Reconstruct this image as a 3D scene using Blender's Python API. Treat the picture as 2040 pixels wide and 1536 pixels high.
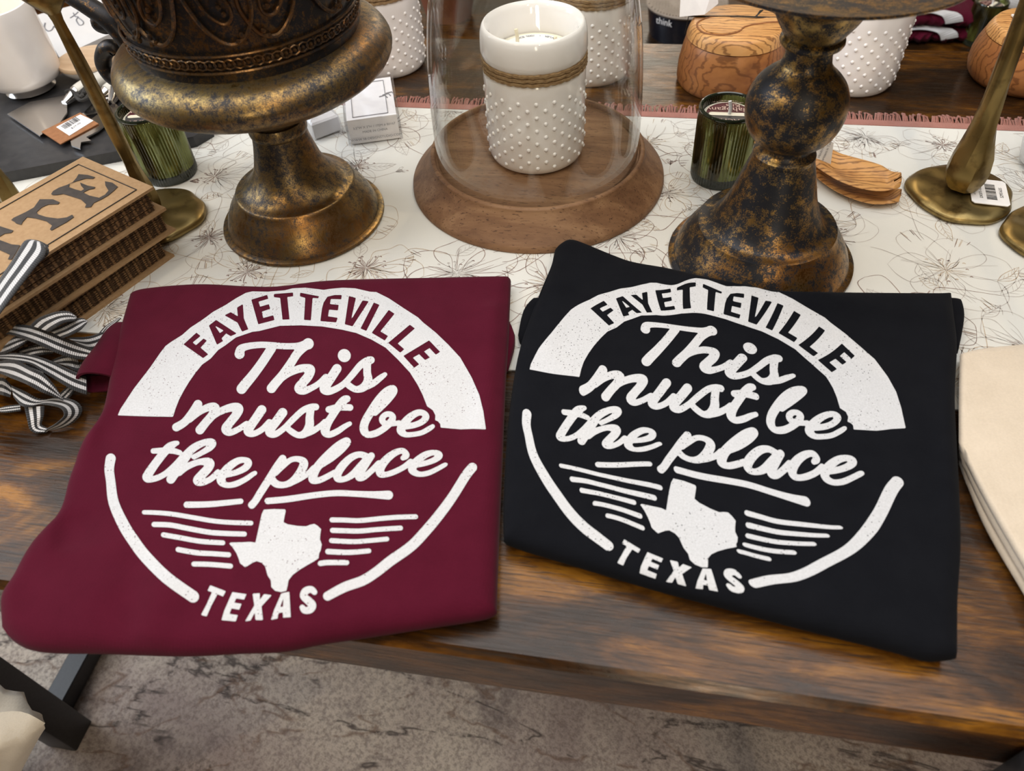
import bpy, bmesh, math, random
import numpy as np
from mathutils import Vector, Matrix
from mathutils.bvhtree import BVHTree
from mathutils.geometry import delaunay_2d_cdt
random.seed(7)
for o in list(bpy.data.objects): bpy.data.objects.remove(o)
SC = bpy.context.scene
COL = SC.collection
PI = math.pi

# ------------------------------------------------------------------ camera
TZ = 0.75            # height of the table top above the floor
HC = 0.45            # camera height above the table top
F = 1500.0           # focal length in pixels of the 2040 x 1536 frame
CAMP = Vector((0, 0, TZ + HC))
def _rot():
    d = Vector((1117-1020, 2098-768, F)).normalized()
    x = -Vector((-9136-1020, -150-768, F)); x -= d*x.dot(d); x.normalize()
    z = -d; y = z.cross(x)
    return Matrix((x, y, z)).transposed()
RC = _rot()          # world -> camera (x right, y down, z forward)
RCI = RC.transposed()
cam_d = bpy.data.cameras.new('camera'); cam = bpy.data.objects.new('camera', cam_d); COL.objects.link(cam)
cam_d.sensor_width = 36.0; cam_d.lens = F/2040*36.0; cam_d.clip_start = 0.01
cam_d.dof.use_dof = True; cam_d.dof.focus_distance = 0.70; cam_d.dof.aperture_fstop = 8.0
M3 = Matrix((RC[0], -Vector(RC[1]), -Vector(RC[2]))).transposed()
cam.matrix_world = Matrix.Translation(CAMP) @ M3.to_4x4()
SC.camera = cam

# ------------------------------------------------------------------ world, lights, exposure
SC.view_settings.view_transform = 'Standard'; SC.view_settings.look = 'None'
SC.view_settings.gamma = 1.0; SC.view_settings.use_curve_mapping = False
SC.view_settings.exposure = 0.0
wd = bpy.data.worlds.new('world'); SC.world = wd; wd.use_nodes = True
wd.node_tree.nodes['Background'].inputs[0].default_value = (0.75, 0.82, 0.95, 1)
wd.node_tree.nodes['Background'].inputs[1].default_value = 0.25
def area(name, loc, target, sx, sy, power, col):
    l = bpy.data.lights.new(name, 'AREA'); l.shape = 'RECTANGLE'; l.size = sx; l.size_y = sy
    l.energy = power; l.color = col
    o = bpy.data.objects.new(name, l); COL.objects.link(o); o.location = loc
    o.rotation_euler = (Vector(target)-Vector(loc)).to_track_quat('-Z', 'Y').to_euler()
    return o
area('ceiling_panel_light', (-0.72, 0.42, 2.76), (-0.72, 0.42, 0), 3.9, 2.0, 80, (1.0, 0.985, 0.965))
area('window_light', (-2.92, 0.6, 1.75), (0, 0.6, 1.0), 1.6, 1.5, 48, (0.72, 0.84, 1.0))
def spot(name, loc, target, power, col, r=0.04, ang=70):
    l = bpy.data.lights.new(name, 'SPOT'); l.energy = power; l.color = col; l.shadow_soft_size = r
    l.spot_size = math.radians(ang); l.spot_blend = 0.6
    o = bpy.data.objects.new(name, l); COL.objects.link(o); o.location = loc
    o.rotation_euler = (Vector(target)-Vector(loc)).to_track_quat('-Z', 'Y').to_euler()
WARM = (1.0, 0.80, 0.55)
spot('warm_spot', (-1.2, -0.9, 2.6), (-0.3, 0.6, 0.8), 30, WARM)
spot('warm_spot', (0.6, -1.0, 2.6), (0.2, 0.6, 0.8), 30, WARM)
area('doorway_light', (0.62, -2.36, 1.45), (0.1, 0.6, 0.9), .22, 1.8, 26, (1.0, .86, .66))
spot('warm_spot', (-0.1, 2.0, 2.7), (-0.1, 3.45, 1.7), 90, WARM, .05, 110)  # added spot that brightens the back wall for the tabletop to reflect
spot('warm_spot', (0.1, 2.2, 2.6), (0.0, 0.9, 0.8), 24, WARM)

# ------------------------------------------------------------------ geometry helpers
def ray(px, py):
    return RCI @ Vector((px-1020, py-768, F))
def P(px, py, h=0.0):
    """world point on the horizontal plane h above the table top seen at a pixel"""
    r = ray(px, py); t = (TZ+h-CAMP.z)/r.z
    return CAMP + r*t
def Pv(px, py, p0, n):
    """world point on a vertical plane through p0 with normal n"""
    r = ray(px, py); n = Vector(n); t = n.dot(Vector(p0)-CAMP)/n.dot(r)
    return CAMP + r*t
def proj(p):
    c = RC @ (Vector(p)-CAMP)
    return c.x/c.z*F+1020, c.y/c.z*F+768, c.z
def profile(base, rows):
    """(pixel row of a circle's centre on the axis, half width in pixels) -> (radius, height)"""
    out = []
    for py, hw in rows:
        lo, hi = -0.05, 0.42
        for _ in range(40):
            m = (lo+hi)/2
            if proj(base+Vector((0, 0, m)))[1] > py: lo = m
            else: hi = m
        out.append((hw*proj(base+Vector((0, 0, lo)))[2]/F, lo))
    z0 = out[0][1]
    return [(r, z-z0) for r, z in out]
def smooth_rows(rows, n=4):
    pts = [Vector((a, b)) for a, b in rows]
    return [(p.x, p.y) for p in catmull(pts, n)]
def catmull(pts, n=6, closed=False):
    pts = [Vector(p) for p in pts]; out = []; L = len(pts)
    rng = range(L if closed else L-1)
    for i in rng:
        if closed: a, b, c, d = pts[i-1], pts[i], pts[(i+1) % L], pts[(i+2) % L]
        else: a, b, c, d = pts[max(i-1, 0)], pts[i], pts[i+1], pts[min(i+2, L-1)]
        for k in range(n):
            t = k/n
            out.append(0.5*((2*b)+(c-a)*t+(2*a-5*b+4*c-d)*t*t+(3*b-a-3*c+d)*t**3))
    if not closed: out.append(pts[-1].copy())
    return out
class MB:
    def __init__(s): s.v = []; s.f = []; s.m = []
    def add(s, v, f, mi=0):
        o = len(s.v); s.v += [tuple(p) for p in v]; s.f += [tuple(o+i for i in q) for q in f]; s.m += [mi]*len(f)
        return s
    def box(s, c, d, rz=0.0, mi=0, bev=0.0):
        x, y, z = d[0]/2, d[1]/2, d[2]/2
        ca, sa = math.cos(rz), math.sin(rz)
        v = []
        if bev <= 0:
            for sx, sy, sz in ((-1,-1,-1),(1,-1,-1),(1,1,-1),(-1,1,-1),(-1,-1,1),(1,-1,1),(1,1,1),(-1,1,1)):
                v.append((sx*x, sy*y, sz*z))
            f = [(3,2,1,0),(4,5,6,7),(0,1,5,4),(1,2,6,5),(2,3,7,6),(3,0,4,7)]
        else:
            rings = []
            for zz, ins in ((-z, bev), (-z+bev, 0), (z-bev, 0), (z, bev)):
                r = []
                for (sx, sy) in ((-1,-1),(1,-1),(1,1),(-1,1)):
                    cx, cy = sx*(x-bev), sy*(y-bev); b = bev-ins
                    a0 = {(-1,-1): PI, (1,-1): 1.5*PI, (1,1): 0, (-1,1): .5*PI}[(sx, sy)]
                    for k in range(3):
                        a = a0+k*PI/4; r.append((cx+b*math.cos(a), cy+b*math.sin(a), zz))
                rings.append(r)
            n = 12; v = sum(rings, []); f = [tuple(range(n-1, -1, -1)), tuple(range(3*n, 4*n))]
            for i in range(3):
                for k in range(n):
                    f.append((i*n+k, i*n+(k+1) % n, (i+1)*n+(k+1) % n, (i+1)*n+k))
        v = [(c[0]+p[0]*ca-p[1]*sa, c[1]+p[0]*sa+p[1]*ca, c[2]+p[2]) for p in v]
        return s.add(v, f, mi)
    def lathe(s, prof, n=64, c=(0,0,0), rib=None, mi=0, wob=0.0):
        v = []; f = []; idx = []
        for r, z in prof:
            if r < 1e-6:
                idx.append([len(v)]); v.append((c[0], c[1], c[2]+z))
            else:
                row = []
                for k in range(n):
                    a = 2*PI*k/n; rr = r*(rib(k, n, z) if rib else 1.0)
                    if wob: rr *= 1+wob*(math.sin(3*a+1)+.6*math.sin(5*a+2)+.5*math.sin(7*a))
                    row.append(len(v)); v.append((c[0]+rr*math.cos(a), c[1]+rr*math.sin(a), c[2]+z))
                idx.append(row)
        for a, b in zip(idx, idx[1:]):
            if len(a) == 1 and len(b) == 1: continue
            for k in range(n):
                k2 = (k+1) % n
                if len(a) == 1: f.append((a[0], b[k2], b[k]))
                elif len(b) == 1: f.append((a[k], a[k2], b[0]))
                else: f.append((a[k], a[k2], b[k2], b[k]))
        return s.add(v, f, mi)
    def tube(s, pts, rad, n=8, closed=False, mi=0, flat=1.0):
        pts = [Vector(p) for p in pts]; L = len(pts)
        rs = rad if isinstance(rad, (list, tuple)) else [rad]*L
        v = []; f = []; up = None
        for i, p in enumerate(pts):
            if closed: t = pts[(i+1) % L]-pts[i-1]
            else: t = pts[min(i+1, L-1)]-pts[max(i-1, 0)]
            t.normalize()
            if up is None: up = t.orthogonal().normalized()
            up = (up-t*up.dot(t)).normalized(); sd = t.cross(up)
            for k in range(n):
                a = 2*PI*k/n; v.append(p+(up*math.cos(a)+sd*math.sin(a)*flat)*rs[i])
        for i in range(L if closed else L-1):
            j = (i+1) % L
            for k in range(n):
                f.append((i*n+k, i*n+(k+1) % n, j*n+(k+1) % n, j*n+k))
        if not closed:
            f.append(tuple(range(n-1, -1, -1))); f.append(tuple((L-1)*n+k for k in range(n)))
        return s.add(v, f, mi)
    def ball(s, c, r, n=8, m=5, mi=0, sc=(1,1,1)):
        v = [(c[0], c[1], c[2]-r*sc[2])]; f = []
        for i in range(1, m):
            a = -PI/2+PI*i/m
            for k in range(n):
                b = 2*PI*k/n
                v.append((c[0]+r*sc[0]*math.cos(a)*math.cos(b), c[1]+r*sc[1]*math.cos(a)*math.sin(b), c[2]+r*sc[2]*math.sin(a)))
        v.append((c[0], c[1], c[2]+r*sc[2])); T = len(v)-1
        for k in range(n):
            k2 = (k+1) % n
            f.append((0, 1+k2, 1+k)); f.append((T, T-n+k, T-n+k2))
            for i in range(m-2):
                f.append((1+i*n+k, 1+i*n+k2, 1+(i+1)*n+k2, 1+(i+1)*n+k))
        return s.add(v, f, mi)
    def prism(s, poly, z0, z1, mi=0):
        n = len(poly)
        ar = sum(poly[i][0]*poly[(i+1) % n][1]-poly[(i+1) % n][0]*poly[i][1] for i in range(n))
        if ar < 0: poly = poly[::-1]
        v = [(p[0], p[1], z0) for p in poly]+[(p[0], p[1], z1) for p in poly]
        f = [tuple(range(n-1, -1, -1)), tuple(range(n, 2*n))]+[(i, (i+1) % n, n+(i+1) % n, n+i) for i in range(n)]
        return s.add(v, f, mi)
    def flat(s, poly, mi=0):
        return s.add(poly, [tuple(range(len(poly)))], mi)
def obj(name, mb, mat, parent=None, world=False, smooth=True, loc=None, ang=40):
    """one mesh object; world=True: vertices are world positions and become local to the parent"""
    me = bpy.data.meshes.new(name)
    v = mb.v
    if world and parent is not None:
        L = parent.matrix_basis.translation if parent.parent is None else parent.matrix_basis.translation + parent.parent.matrix_basis.translation
        v = [(p[0]-L.x, p[1]-L.y, p[2]-L.z) for p in v]
    elif world and loc is not None:
        v = [(p[0]-loc[0], p[1]-loc[1], p[2]-loc[2]) for p in v]
    me.from_pydata(v, [], mb.f); me.validate()
    mats = mat if isinstance(mat, (list, tuple)) else [mat]
    for m in mats: me.materials.append(m)
    if len(mats) > 1:
        me.polygons.foreach_set('material_index', mb.m[:len(me.polygons)])
    if smooth:
        me.polygons.foreach_set('use_smooth', [True]*len(me.polygons))
        me.set_sharp_from_angle(angle=math.radians(ang))
    o = bpy.data.objects.new(name, me); COL.objects.link(o)
    if parent is not None: o.parent = parent
    if loc is not None: o.location = loc
    return o
def tag(o, label, cat, group=None, kind=None):
    o['label'] = label; o['category'] = cat
    if group: o['group'] = group
    if kind: o['kind'] = kind
    return o
def thing(name, label, cat, loc, rz=0.0, group=None):
    o = bpy.data.objects.new(name, None); COL.objects.link(o); o.location = loc; o.rotation_euler = (0, 0, rz)
    o.empty_display_size = 0.02
    return tag(o, label, cat, group)
def struct(o):
    o['kind'] = 'structure'; return o
def dup(root, loc, label, rz=0.0, group=None):
    r = root.copy(); COL.objects.link(r); r.location = loc; r.rotation_euler = (0, 0, rz); r['label'] = label
    if group: r['group'] = group
    for ch in list(root.children):
        c = ch.copy(); COL.objects.link(c); c.parent = r
        for g in ch.children:
            d = g.copy(); COL.objects.link(d); d.parent = c
    return r

# ------------------------------------------------------------------ materials
class NT:
    def __init__(s, name):
        s.mat = bpy.data.materials.new(name); s.mat.use_nodes = True
        s.t = s.mat.node_tree; s.b = s.t.nodes['Principled BSDF']; s.out = s.t.nodes['Material Output']
        s._c = None
    def n(s, typ, **kw):
        x = s.t.nodes.new(typ)
        for k, v in kw.items(): setattr(x, k, v)
        return x
    def l(s, a, b): s.t.links.new(a, b)
    def coord(s, scale=(1,1,1), kind='Object', rot=(0,0,0)):
        c = s.n('ShaderNodeTexCoord'); m = s.n('ShaderNodeMapping')
        m.inputs['Scale'].default_value = scale; m.inputs['Rotation'].default_value = rot
        s.l(c.outputs[kind], m.inputs['Vector']); return m.outputs[0]
    def noise(s, vec, scale, detail=4, rough=.55, dist=0.0):
        x = s.n('ShaderNodeTexNoise'); x.inputs['Scale'].default_value = scale; x.inputs['Detail'].default_value = detail
        x.inputs['Roughness'].default_value = rough; x.inputs['Distortion'].default_value = dist
        if vec is not None: s.l(vec, x.inputs['Vector'])
        return x.outputs['Fac']
    def wave(s, vec, scale, dist, detail=3, dscale=1.0, typ='BANDS', d='X', prof='SIN'):
        x = s.n('ShaderNodeTexWave', wave_type=typ, wave_profile=prof)
        if typ == 'BANDS': x.bands_direction = d
        else: x.rings_direction = d
        x.inputs['Scale'].default_value = scale; x.inputs['Distortion'].default_value = dist
        x.inputs['Detail'].default_value = detail; x.inputs['Detail Scale'].default_value = dscale
        if vec is not None: s.l(vec, x.inputs['Vector'])
        return x.outputs['Fac']
    def voro(s, vec, scale, feat='F1', out='Distance', rnd=1.0):
        x = s.n('ShaderNodeTexVoronoi', feature=feat); x.inputs['Scale'].default_value = scale
        x.inputs['Randomness'].default_value = rnd
        if vec is not None: s.l(vec, x.inputs['Vector'])
        return x.outputs[out]
    def ramp(s, fac, stops, interp='LINEAR'):
        x = s.n('ShaderNodeValToRGB'); e = x.color_ramp; e.interpolation = interp
        while len(e.elements) < len(stops): e.elements.new(0.5)
        for el, (p, c) in zip(e.elements, stops):
            el.position = p; el.color = c if len(c) == 4 else (*c, 1)
        s.l(fac, x.inputs[0]); return x.outputs[0]
    def mix(s, fac, a, b, mode='MIX'):
        x = s.n('ShaderNodeMix', data_type='RGBA', blend_type=mode)
        for k, v in ((0, fac), (6, a), (7, b)):
            if hasattr(v, 'is_linked'): s.l(v, x.inputs[k])
            else: x.inputs[k].default_value = v if k == 0 else ((*v, 1) if len(v) == 3 else v)
        return x.outputs[2]
    def math(s, op, a, b=0.5):
        x = s.n('ShaderNodeMath', operation=op)
        for k, v in ((0, a), (1, b)):
            if hasattr(v, 'is_linked'): s.l(v, x.inputs[k])
            else: x.inputs[k].default_value = v
        return x.outputs[0]
    def bump(s, h, strength=.3, dist=.001):
        x = s.n('ShaderNodeBump'); x.inputs['Strength'].default_value = strength; x.inputs['Distance'].default_value = dist
        s.l(h, x.inputs['Height']); s.l(x.outputs[0], s.b.inputs['Normal'])
    def set(s, **kw):
        for k, v in kw.items():
            i = s.b.inputs[{'col': 'Base Color', 'rough': 'Roughness', 'metal': 'Metallic', 'spec': 'Specular IOR Level', 'coat': 'Coat Weight',
                            'coatr': 'Coat Roughness', 'sheen': 'Sheen Weight', 'trans': 'Transmission Weight', 'ior': 'IOR', 'sss': 'Subsurface Weight', 'sssr': 'Subsurface Scale',
                            'emit': 'Emission Color', 'emits': 'Emission Strength', 'alpha': 'Alpha'}[k]]
            if hasattr(v, 'is_linked'): s.l(v, i)
            elif k in ('col', 'emit'): i.default_value = (*v, 1)
            else: i.default_value = v
        return s.mat
def speck(name, c1, c2, scale=60, rough=.6, bump=0.0, stretch=(1,1,1), lo=.35, hi=.65, **kw):
    t = NT(name); v = t.coord(stretch); n = t.noise(v, scale, 5)
    c = t.ramp(n, [(lo, c1), (hi, c2)])
    if bump: t.bump(n, bump, .0006)
    return t.set(col=c, rough=rough, **kw)
def fabric(name, c, c2, weave=900, bump=.25, rough=.92, sheen=.3):
    t = NT(name); v = t.coord()
    w = t.math('MULTIPLY', t.wave(v, weave/6.28, 0.6, 1, 2, d='X'), t.wave(v, weave/6.28, 0.6, 1, 2, d='Y'))
    n = t.noise(v, 45, 4); n2 = t.noise(v, 700, 3)
    m = t.ramp(n, [(.3, c), (.7, c2)])
    m = t.mix(t.math('MULTIPLY', n2, .35), m, tuple(x*1.5 for x in c2))
    t.bump(t.math('ADD', t.math('MULTIPLY', w, .6), n2), bump, .0004)
    return t.set(col=m, rough=rough, sheen=sheen, spec=.04)
MAT = {}
def wood_table():
    t = NT('rustic_wood')
    v = t.coord((1, 3.2, 3.2)); n1 = t.noise(v, 9.0, 9, .70, .5)
    v2 = t.coord((3.2, 60, 60)); n2 = t.noise(v2, 9.0, 6, .6, .3)
    v3 = t.coord((1, 2.0, 2.0)); n3 = t.noise(v3, 4.2, 5, .65)
    c = t.ramp(n1, [(.34, (.010, .0042, .0014)), (.46, (.034, .0125, .0022)), (.56, (.105, .039, .0048)), (.68, (.27, .112, .011))])
    c = t.mix(t.ramp(n3, [(.46, (0,0,0)), (.60, (.88,.88,.88))]), c, (.014, .008, .005))
    g = t.ramp(n2, [(.38, (.25,.25,.25)), (.48, (1,1,1))])
    c = t.mix(g, (.015, .008, .004), c)
    n4 = t.noise(t.coord((1, 5, 5)), 90, 3)
    t.bump(t.math('ADD', n2, t.math('MULTIPLY', n4, .4)), .22, .0008)
    r = t.ramp(n2, [(.35, (.38,.38,.38)), (.6, (.17,.17,.17))])
    return t.set(col=c, rough=r, spec=.36, coat=.05, coatr=.16)
MAT['wood'] = wood_table()
def bronze(name, gold, dark, amount, scale, soft=.05):
    t = NT(name); v = t.coord()
    n1 = t.noise(v, 16, 5, .6); n2 = t.noise(v, scale, 6, .7); n3 = t.noise(v, 900, 2)
    k = t.math('ADD', t.math('MULTIPLY', n1, .42), t.math('MULTIPLY', n2, .58))
    k = t.math('ADD', k, t.math('MULTIPLY', t.math('SUBTRACT', n3, .5), .30))
    f = t.ramp(k, [(amount-soft, (0,0,0)), (amount+soft, (1,1,1))])
    tint = t.ramp(t.noise(v, 7, 3), [(.35, gold), (.62, tuple(x*y for x, y in zip(gold, (.8, .55, .45)))), (.75, tuple(x*y for x, y in zip(gold, (.75, .9, .9))))])
    c = t.mix(f, dark, tint)
    t.bump(t.math('ADD', n2, t.math('MULTIPLY', n3, .6)), .22, .0006)
    return t.set(col=c, rough=t.ramp(f, [(0, (.42,.42,.42)), (1, (.30,.30,.30))]), metal=t.ramp(f, [(0, (.55,.55,.55)), (1, (1,1,1))]), spec=.5)
MAT['bronze'] = bronze('aged_bronze', (.34, .245, .095), (.032, .029, .029), .495, 170, .09)
MAT['bronze2'] = bronze('scuffed_bronze', (.44, .29, .095), (.020, .021, .026), .535, 120, .065)
MAT['bronze_relief'] = bronze('rubbed_relief_bronze', (.24, .14, .058), (.022, .019, .019), .505, 180, .08)
MAT['bronze_dark'] = bronze('blackened_bronze', (.20, .12, .045), (.016, .015, .017), .56, 180, .07)
def brass():
    t = NT('hammered_brass'); v = t.coord()
    d = t.voro(v, 34, 'SMOOTH_F1'); n = t.noise(v, 60, 5); n2 = t.noise(v, 9, 3)
    c = t.ramp(n2, [(.35, (.20, .135, .045)), (.65, (.34, .255, .105))])
    c = t.mix(t.ramp(n, [(.3, (1,1,1)), (.5, (0,0,0))]), c, (.10, .065, .025))
    t.bump(t.math('ADD', d, t.math('MULTIPLY', n, .05)), .5, .004)
    return t.set(col=c, rough=.36, metal=.92)
MAT['brass'] = brass()
def milk():
    t = NT('milk_glass'); n = t.noise(t.coord(), 20, 2)
    return t.set(col=t.ramp(n, [(.3, (.87,.84,.835)), (.7, (.90,.87,.865))]), rough=.10, spec=.5)
MAT['milk'] = milk()
MAT['wax'] = speck('cream_wax', (.80,.76,.62), (.84,.80,.66), 40, .4)
MAT['wick'] = speck('cotton_wick', (.75,.68,.52), (.82,.76,.60), 300, .8)
MAT['paper'] = speck('white_paper', (.80,.79,.80), (.85,.84,.84), 120, .6)
MAT['ink'] = speck('dark_ink', (.03,.03,.035), (.05,.05,.05), 200, .6)
MAT['greyink'] = speck('grey_ink', (.16,.16,.18), (.2,.2,.22), 200, .6)
MAT['twine'] = speck('jute_twine', (.20,.115,.05), (.36,.24,.12), 220, .9, .8, (1,1,3))
def olive(name, rot=(0,0,0), sc=1.0, base=(.50,.235,.075), dark=(.13,.045,.014), light=(.66,.36,.13)):
    t = NT(name); v = t.coord((1*sc, 3.4*sc, 3.4*sc), rot=rot)
    n = t.noise(v, 9, 5, .6, 1.5)
    w = t.wave(v, 17, 11, 4, 1.3, d='Y')
    c = t.ramp(n, [(.3, base), (.65, light)])
    c = t.mix(t.ramp(w, [(.04, (.70,.70,.70)), (.30, (0,0,0))]), c, dark)
    n2 = t.noise(t.coord((1, 1.4, 1.4)), 15, 4, .6)
    c = t.mix(t.ramp(n2, [(.58, (0,0,0)), (.70, (.75,.75,.75))]), c, (.14, .055, .025))
    return t.set(col=c, rough=.38, spec=.4)
MAT['olive'] = olive('olive_wood')
MAT['olive2'] = olive('olive_wood_side', rot=(0.3, 0.9, 0.4), sc=.8, base=(.27,.10,.032), light=(.42,.175,.055))
def acacia():
    t = NT('acacia_wood'); v = t.coord((1.2, 9, 9), rot=(0, 0, .25))
    n = t.noise(v, 6, 6, .62, .5); p = t.noise(t.coord((14, 60, 60), rot=(0, 0, .25)), 10, 2)
    c = t.ramp(n, [(.3, (.115, .055, .027)), (.52, (.20, .105, .052)), (.72, (.29, .165, .085))])
    c = t.mix(t.ramp(p, [(.30, (.8,.8,.8)), (.40, (0,0,0))]), c, (.045, .02, .01))
    t.bump(p, .25, .0005)
    return t.set(col=c, rough=.55, spec=.3)
MAT['acacia'] = acacia()
def clear(name, tint=(1,1,1), ior=1.45, rough=.02):
    t = NT(name); t.t.nodes.remove(t.b)
    tr = t.n('ShaderNodeBsdfTransparent'); tr.inputs[0].default_value = (*tint, 1)
    g = t.n('ShaderNodeBsdfGlossy'); g.inputs['Roughness'].default_value = rough
    lw = t.n('ShaderNodeLayerWeight'); lw.inputs[0].default_value = .5
    fz_ = t.math('ADD', t.math('MULTIPLY', t.math('POWER', lw.outputs['Facing'], 3.2), .85), (ior-1)**2/(ior+1)**2)
    nz = t.noise(t.coord((1, 1, .3)), 14, 3); bp = t.n('ShaderNodeBump'); bp.inputs['Strength'].default_value = .12; bp.inputs['Distance'].default_value = .004
    t.l(nz, bp.inputs['Height']); t.l(bp.outputs[0], g.inputs['Normal'])
    mx = t.n('ShaderNodeMixShader'); t.l(fz_, mx.inputs[0]); t.l(tr.outputs[0], mx.inputs[1]); t.l(g.outputs[0], mx.inputs[2])
    t.l(mx.outputs[0], t.out.inputs[0]); return t.mat
MAT['glass'] = clear('clear_blown_glass', (.985,.99,.98), 1.45)
MAT['film'] = clear('clear_plastic_film', (.97,.97,.98), 1.55, .08)
def mercury():
    t = NT('green_mercury_glass'); v = t.coord((1, 1, .28))
    n = t.noise(v, 42, 3, .5, .3); d = t.voro(t.coord(), 300)
    c = t.ramp(n, [(.36, (.012, .012, .003)), (.47, (.055, .042, .008)), (.56, (.16, .185, .045)), (.72, (.24, .275, .085))])
    c = t.mix(t.ramp(d, [(.10, (1,1,1)), (.16, (0,0,0))]), c, (.015, .018, .006))
    return t.set(col=c, rough=.12, metal=.55, spec=.6, coat=.6, coatr=.05)
MAT['mercury'] = mercury()
MAT['greenglass'] = speck('dark_green_glass', (.010,.014,.008), (.018,.024,.012), 30, .08, spec=.7)
MAT['plum'] = speck('plum_label', (.085,.018,.026), (.10,.022,.03), 80, .4)
MAT['charcoal'] = speck('charcoal_label', (.05,.045,.045), (.06,.055,.055), 80, .5)
MAT['blush'] = speck('blush_ink', (.62,.42,.36), (.68,.48,.40), 80, .5)
MAT['kraft'] = speck('kraft_paper', (.33,.20,.095), (.38,.24,.12), 260, .75, .1)
def corr():
    t = NT('corrugated_card'); v = t.coord()
    w = t.wave(v, 75, .8, 2, 3, d='X')
    w2 = t.wave(v, 75, .8, 2, 3, d='Y')
    c = t.ramp(t.math('MULTIPLY', w, w2), [(.05, (.06,.03,.012)), (.5, (.24,.135,.06))])
    t.bump(w, .5, .001)
    return t.set(col=c, rough=.85)
MAT['corr'] = corr()
MAT['coverink'] = speck('brown_black_ink', (.032,.024,.02), (.05,.038,.03), 150, .7)
def ribbon_mat():
    t = NT('striped_grosgrain'); c = t.n('ShaderNodeTexCoord'); s = t.n('ShaderNodeSeparateXYZ'); t.l(c.outputs['UV'], s.inputs[0])
    u = s.outputs[0]; w = s.outputs[1]
    st = t.ramp(u, [(0, (.012,.012,.014)), (.20, (.70,.69,.70)), (.40, (.012,.012,.014)), (.60, (.70,.69,.70)), (.80, (.012,.012,.014))], 'CONSTANT')
    r = t.math('SINE', t.math('MULTIPLY', w, 3800.0))
    t.bump(r, .5, .0006)
    st = t.mix(t.math('MULTIPLY', t.math('ADD', r, 1.0), .16), st, (.05,.05,.055))
    return t.set(col=st, rough=.6, spec=.3, sheen=.2)
MAT['ribbon'] = ribbon_mat()
MAT['slate'] = speck('black_slate', (.022,.022,.025), (.036,.035,.037), 90, .38, .12)
MAT['steel'] = speck('polished_steel', (.62,.60,.58), (.70,.68,.66), 10, .16, metal=1.0)
MAT['handle'] = speck('cream_resin', (.60,.59,.55), (.68,.67,.62), 20, .3)
MAT['whitecer'] = speck('white_ceramic', (.64,.63,.63), (.70,.69,.69), 15, .25)
MAT['palewood'] = speck('pale_wood', (.52,.36,.23), (.62,.46,.31), 12, .5, 0, (1, 8, 8))
MAT['leather'] = speck('tan_card', (.24,.095,.03), (.30,.125,.045), 150, .7)
MAT['string'] = speck('black_string', (.012,.012,.012), (.03,.028,.027), 200, .8)
MAT['black_metal'] = speck('black_powder_coat', (.012,.012,.013), (.02,.02,.022), 300, .42, .06)
MAT['blackplastic'] = speck('black_gloss', (.008,.009,.014), (.012,.013,.02), 30, .15)
MAT['ribbeddisc'] = speck('ribbed_taupe', (.20,.165,.135), (.24,.20,.165), 60, .5)
MAT['cream_wall'] = speck('cream_wall', (.66,.60,.51), (.69,.63,.54), 8, .8)
MAT['ceil'] = speck('ceiling_paint', (.30,.29,.28), (.33,.32,.31), 6, .85)
MAT['darkwall'] = speck('dark_shelf_wood', (.05,.03,.02), (.09,.055,.035), 6, .5, 0, (1,6,6))
MAT['leaf'] = speck('leaf_green', (.035,.10,.02), (.08,.19,.04), 14, .45)
MAT['leafdark'] = speck('dark_leaf', (.012,.035,.012), (.03,.07,.02), 14, .45)
MAT['terracotta'] = speck('terracotta', (.22,.07,.035), (.28,.10,.05), 20, .8)
MAT['maroon'] = fabric('maroon_jersey', (.056,.0040,.0128), (.068,.0052,.0160), sheen=.05)
MAT['blackcloth'] = fabric('black_jersey', (.0044,.0048,.0066), (.0060,.0065,.0086), sheen=.02)
MAT['canvas'] = fabric('natural_canvas', (.49,.415,.325), (.55,.47,.375), 500, .5)
MAT['creamcloth'] = fabric('cream_gauze', (.60,.54,.45), (.66,.60,.50), 400, .5)
MAT['fringe'] = fabric('dusty_pink_fringe', (.25,.105,.080), (.33,.145,.115), 600, .6)
def runner_cloth():
    t = NT('ivory_cotton'); v = t.coord(); n = t.noise(v, 5, 3); n2 = t.noise(v, 500, 2)
    c = t.ramp(n, [(.35, (.62,.62,.585)), (.65, (.68,.675,.63))])
    b = t.noise(t.coord((1, .6, 1)), 13, 3, .5, .6)
    t.bump(t.math('ADD', b, t.math('MULTIPLY', n2, .02)), .30, .012)
    return t.set(col=c, rough=.8, spec=.2, sheen=.15)
MAT['runner'] = runner_cloth()
MAT['line_tan'] = speck('tan_line', (.40,.30,.21), (.56,.48,.38), 60, .8)
MAT['line_grey'] = speck('grey_line', (.40,.36,.33), (.56,.53,.49), 60, .8)
MAT['line_plum'] = speck('plum_line', (.18,.11,.095), (.36,.27,.23), 60, .8)
def print_mat(name, base):
    t = NT(name); v = t.coord()
    a = t.ramp(t.voro(v, 420), [(.13, (1,1,1)), (.20, (0,0,0))])
    gate = t.ramp(t.noise(v, 55, 3), [(.46, (0,0,0)), (.56, (1,1,1))])
    m = t.math('MULTIPLY', a, gate)
    a2 = t.ramp(t.noise(v, 260, 5, .75), [(.69, (0,0,0)), (.72, (1,1,1))])
    g2 = t.ramp(t.noise(v, 22, 2), [(.54, (0,0,0)), (.60, (1,1,1))])
    m = t.math('MAXIMUM', m, t.math('MULTIPLY', a2, g2))
    n2 = t.noise(v, 900, 2)
    c = t.mix(m, t.ramp(n2, [(.3, (.49,.495,.51)), (.7, (.58,.585,.605))]), base)
    t.bump(n2, .2, .0003)
    return t.set(col=c, rough=.75, spec=.2)
MAT['print_m'] = print_mat('white_ink_on_maroon', (.062,.0048,.0145))
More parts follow.
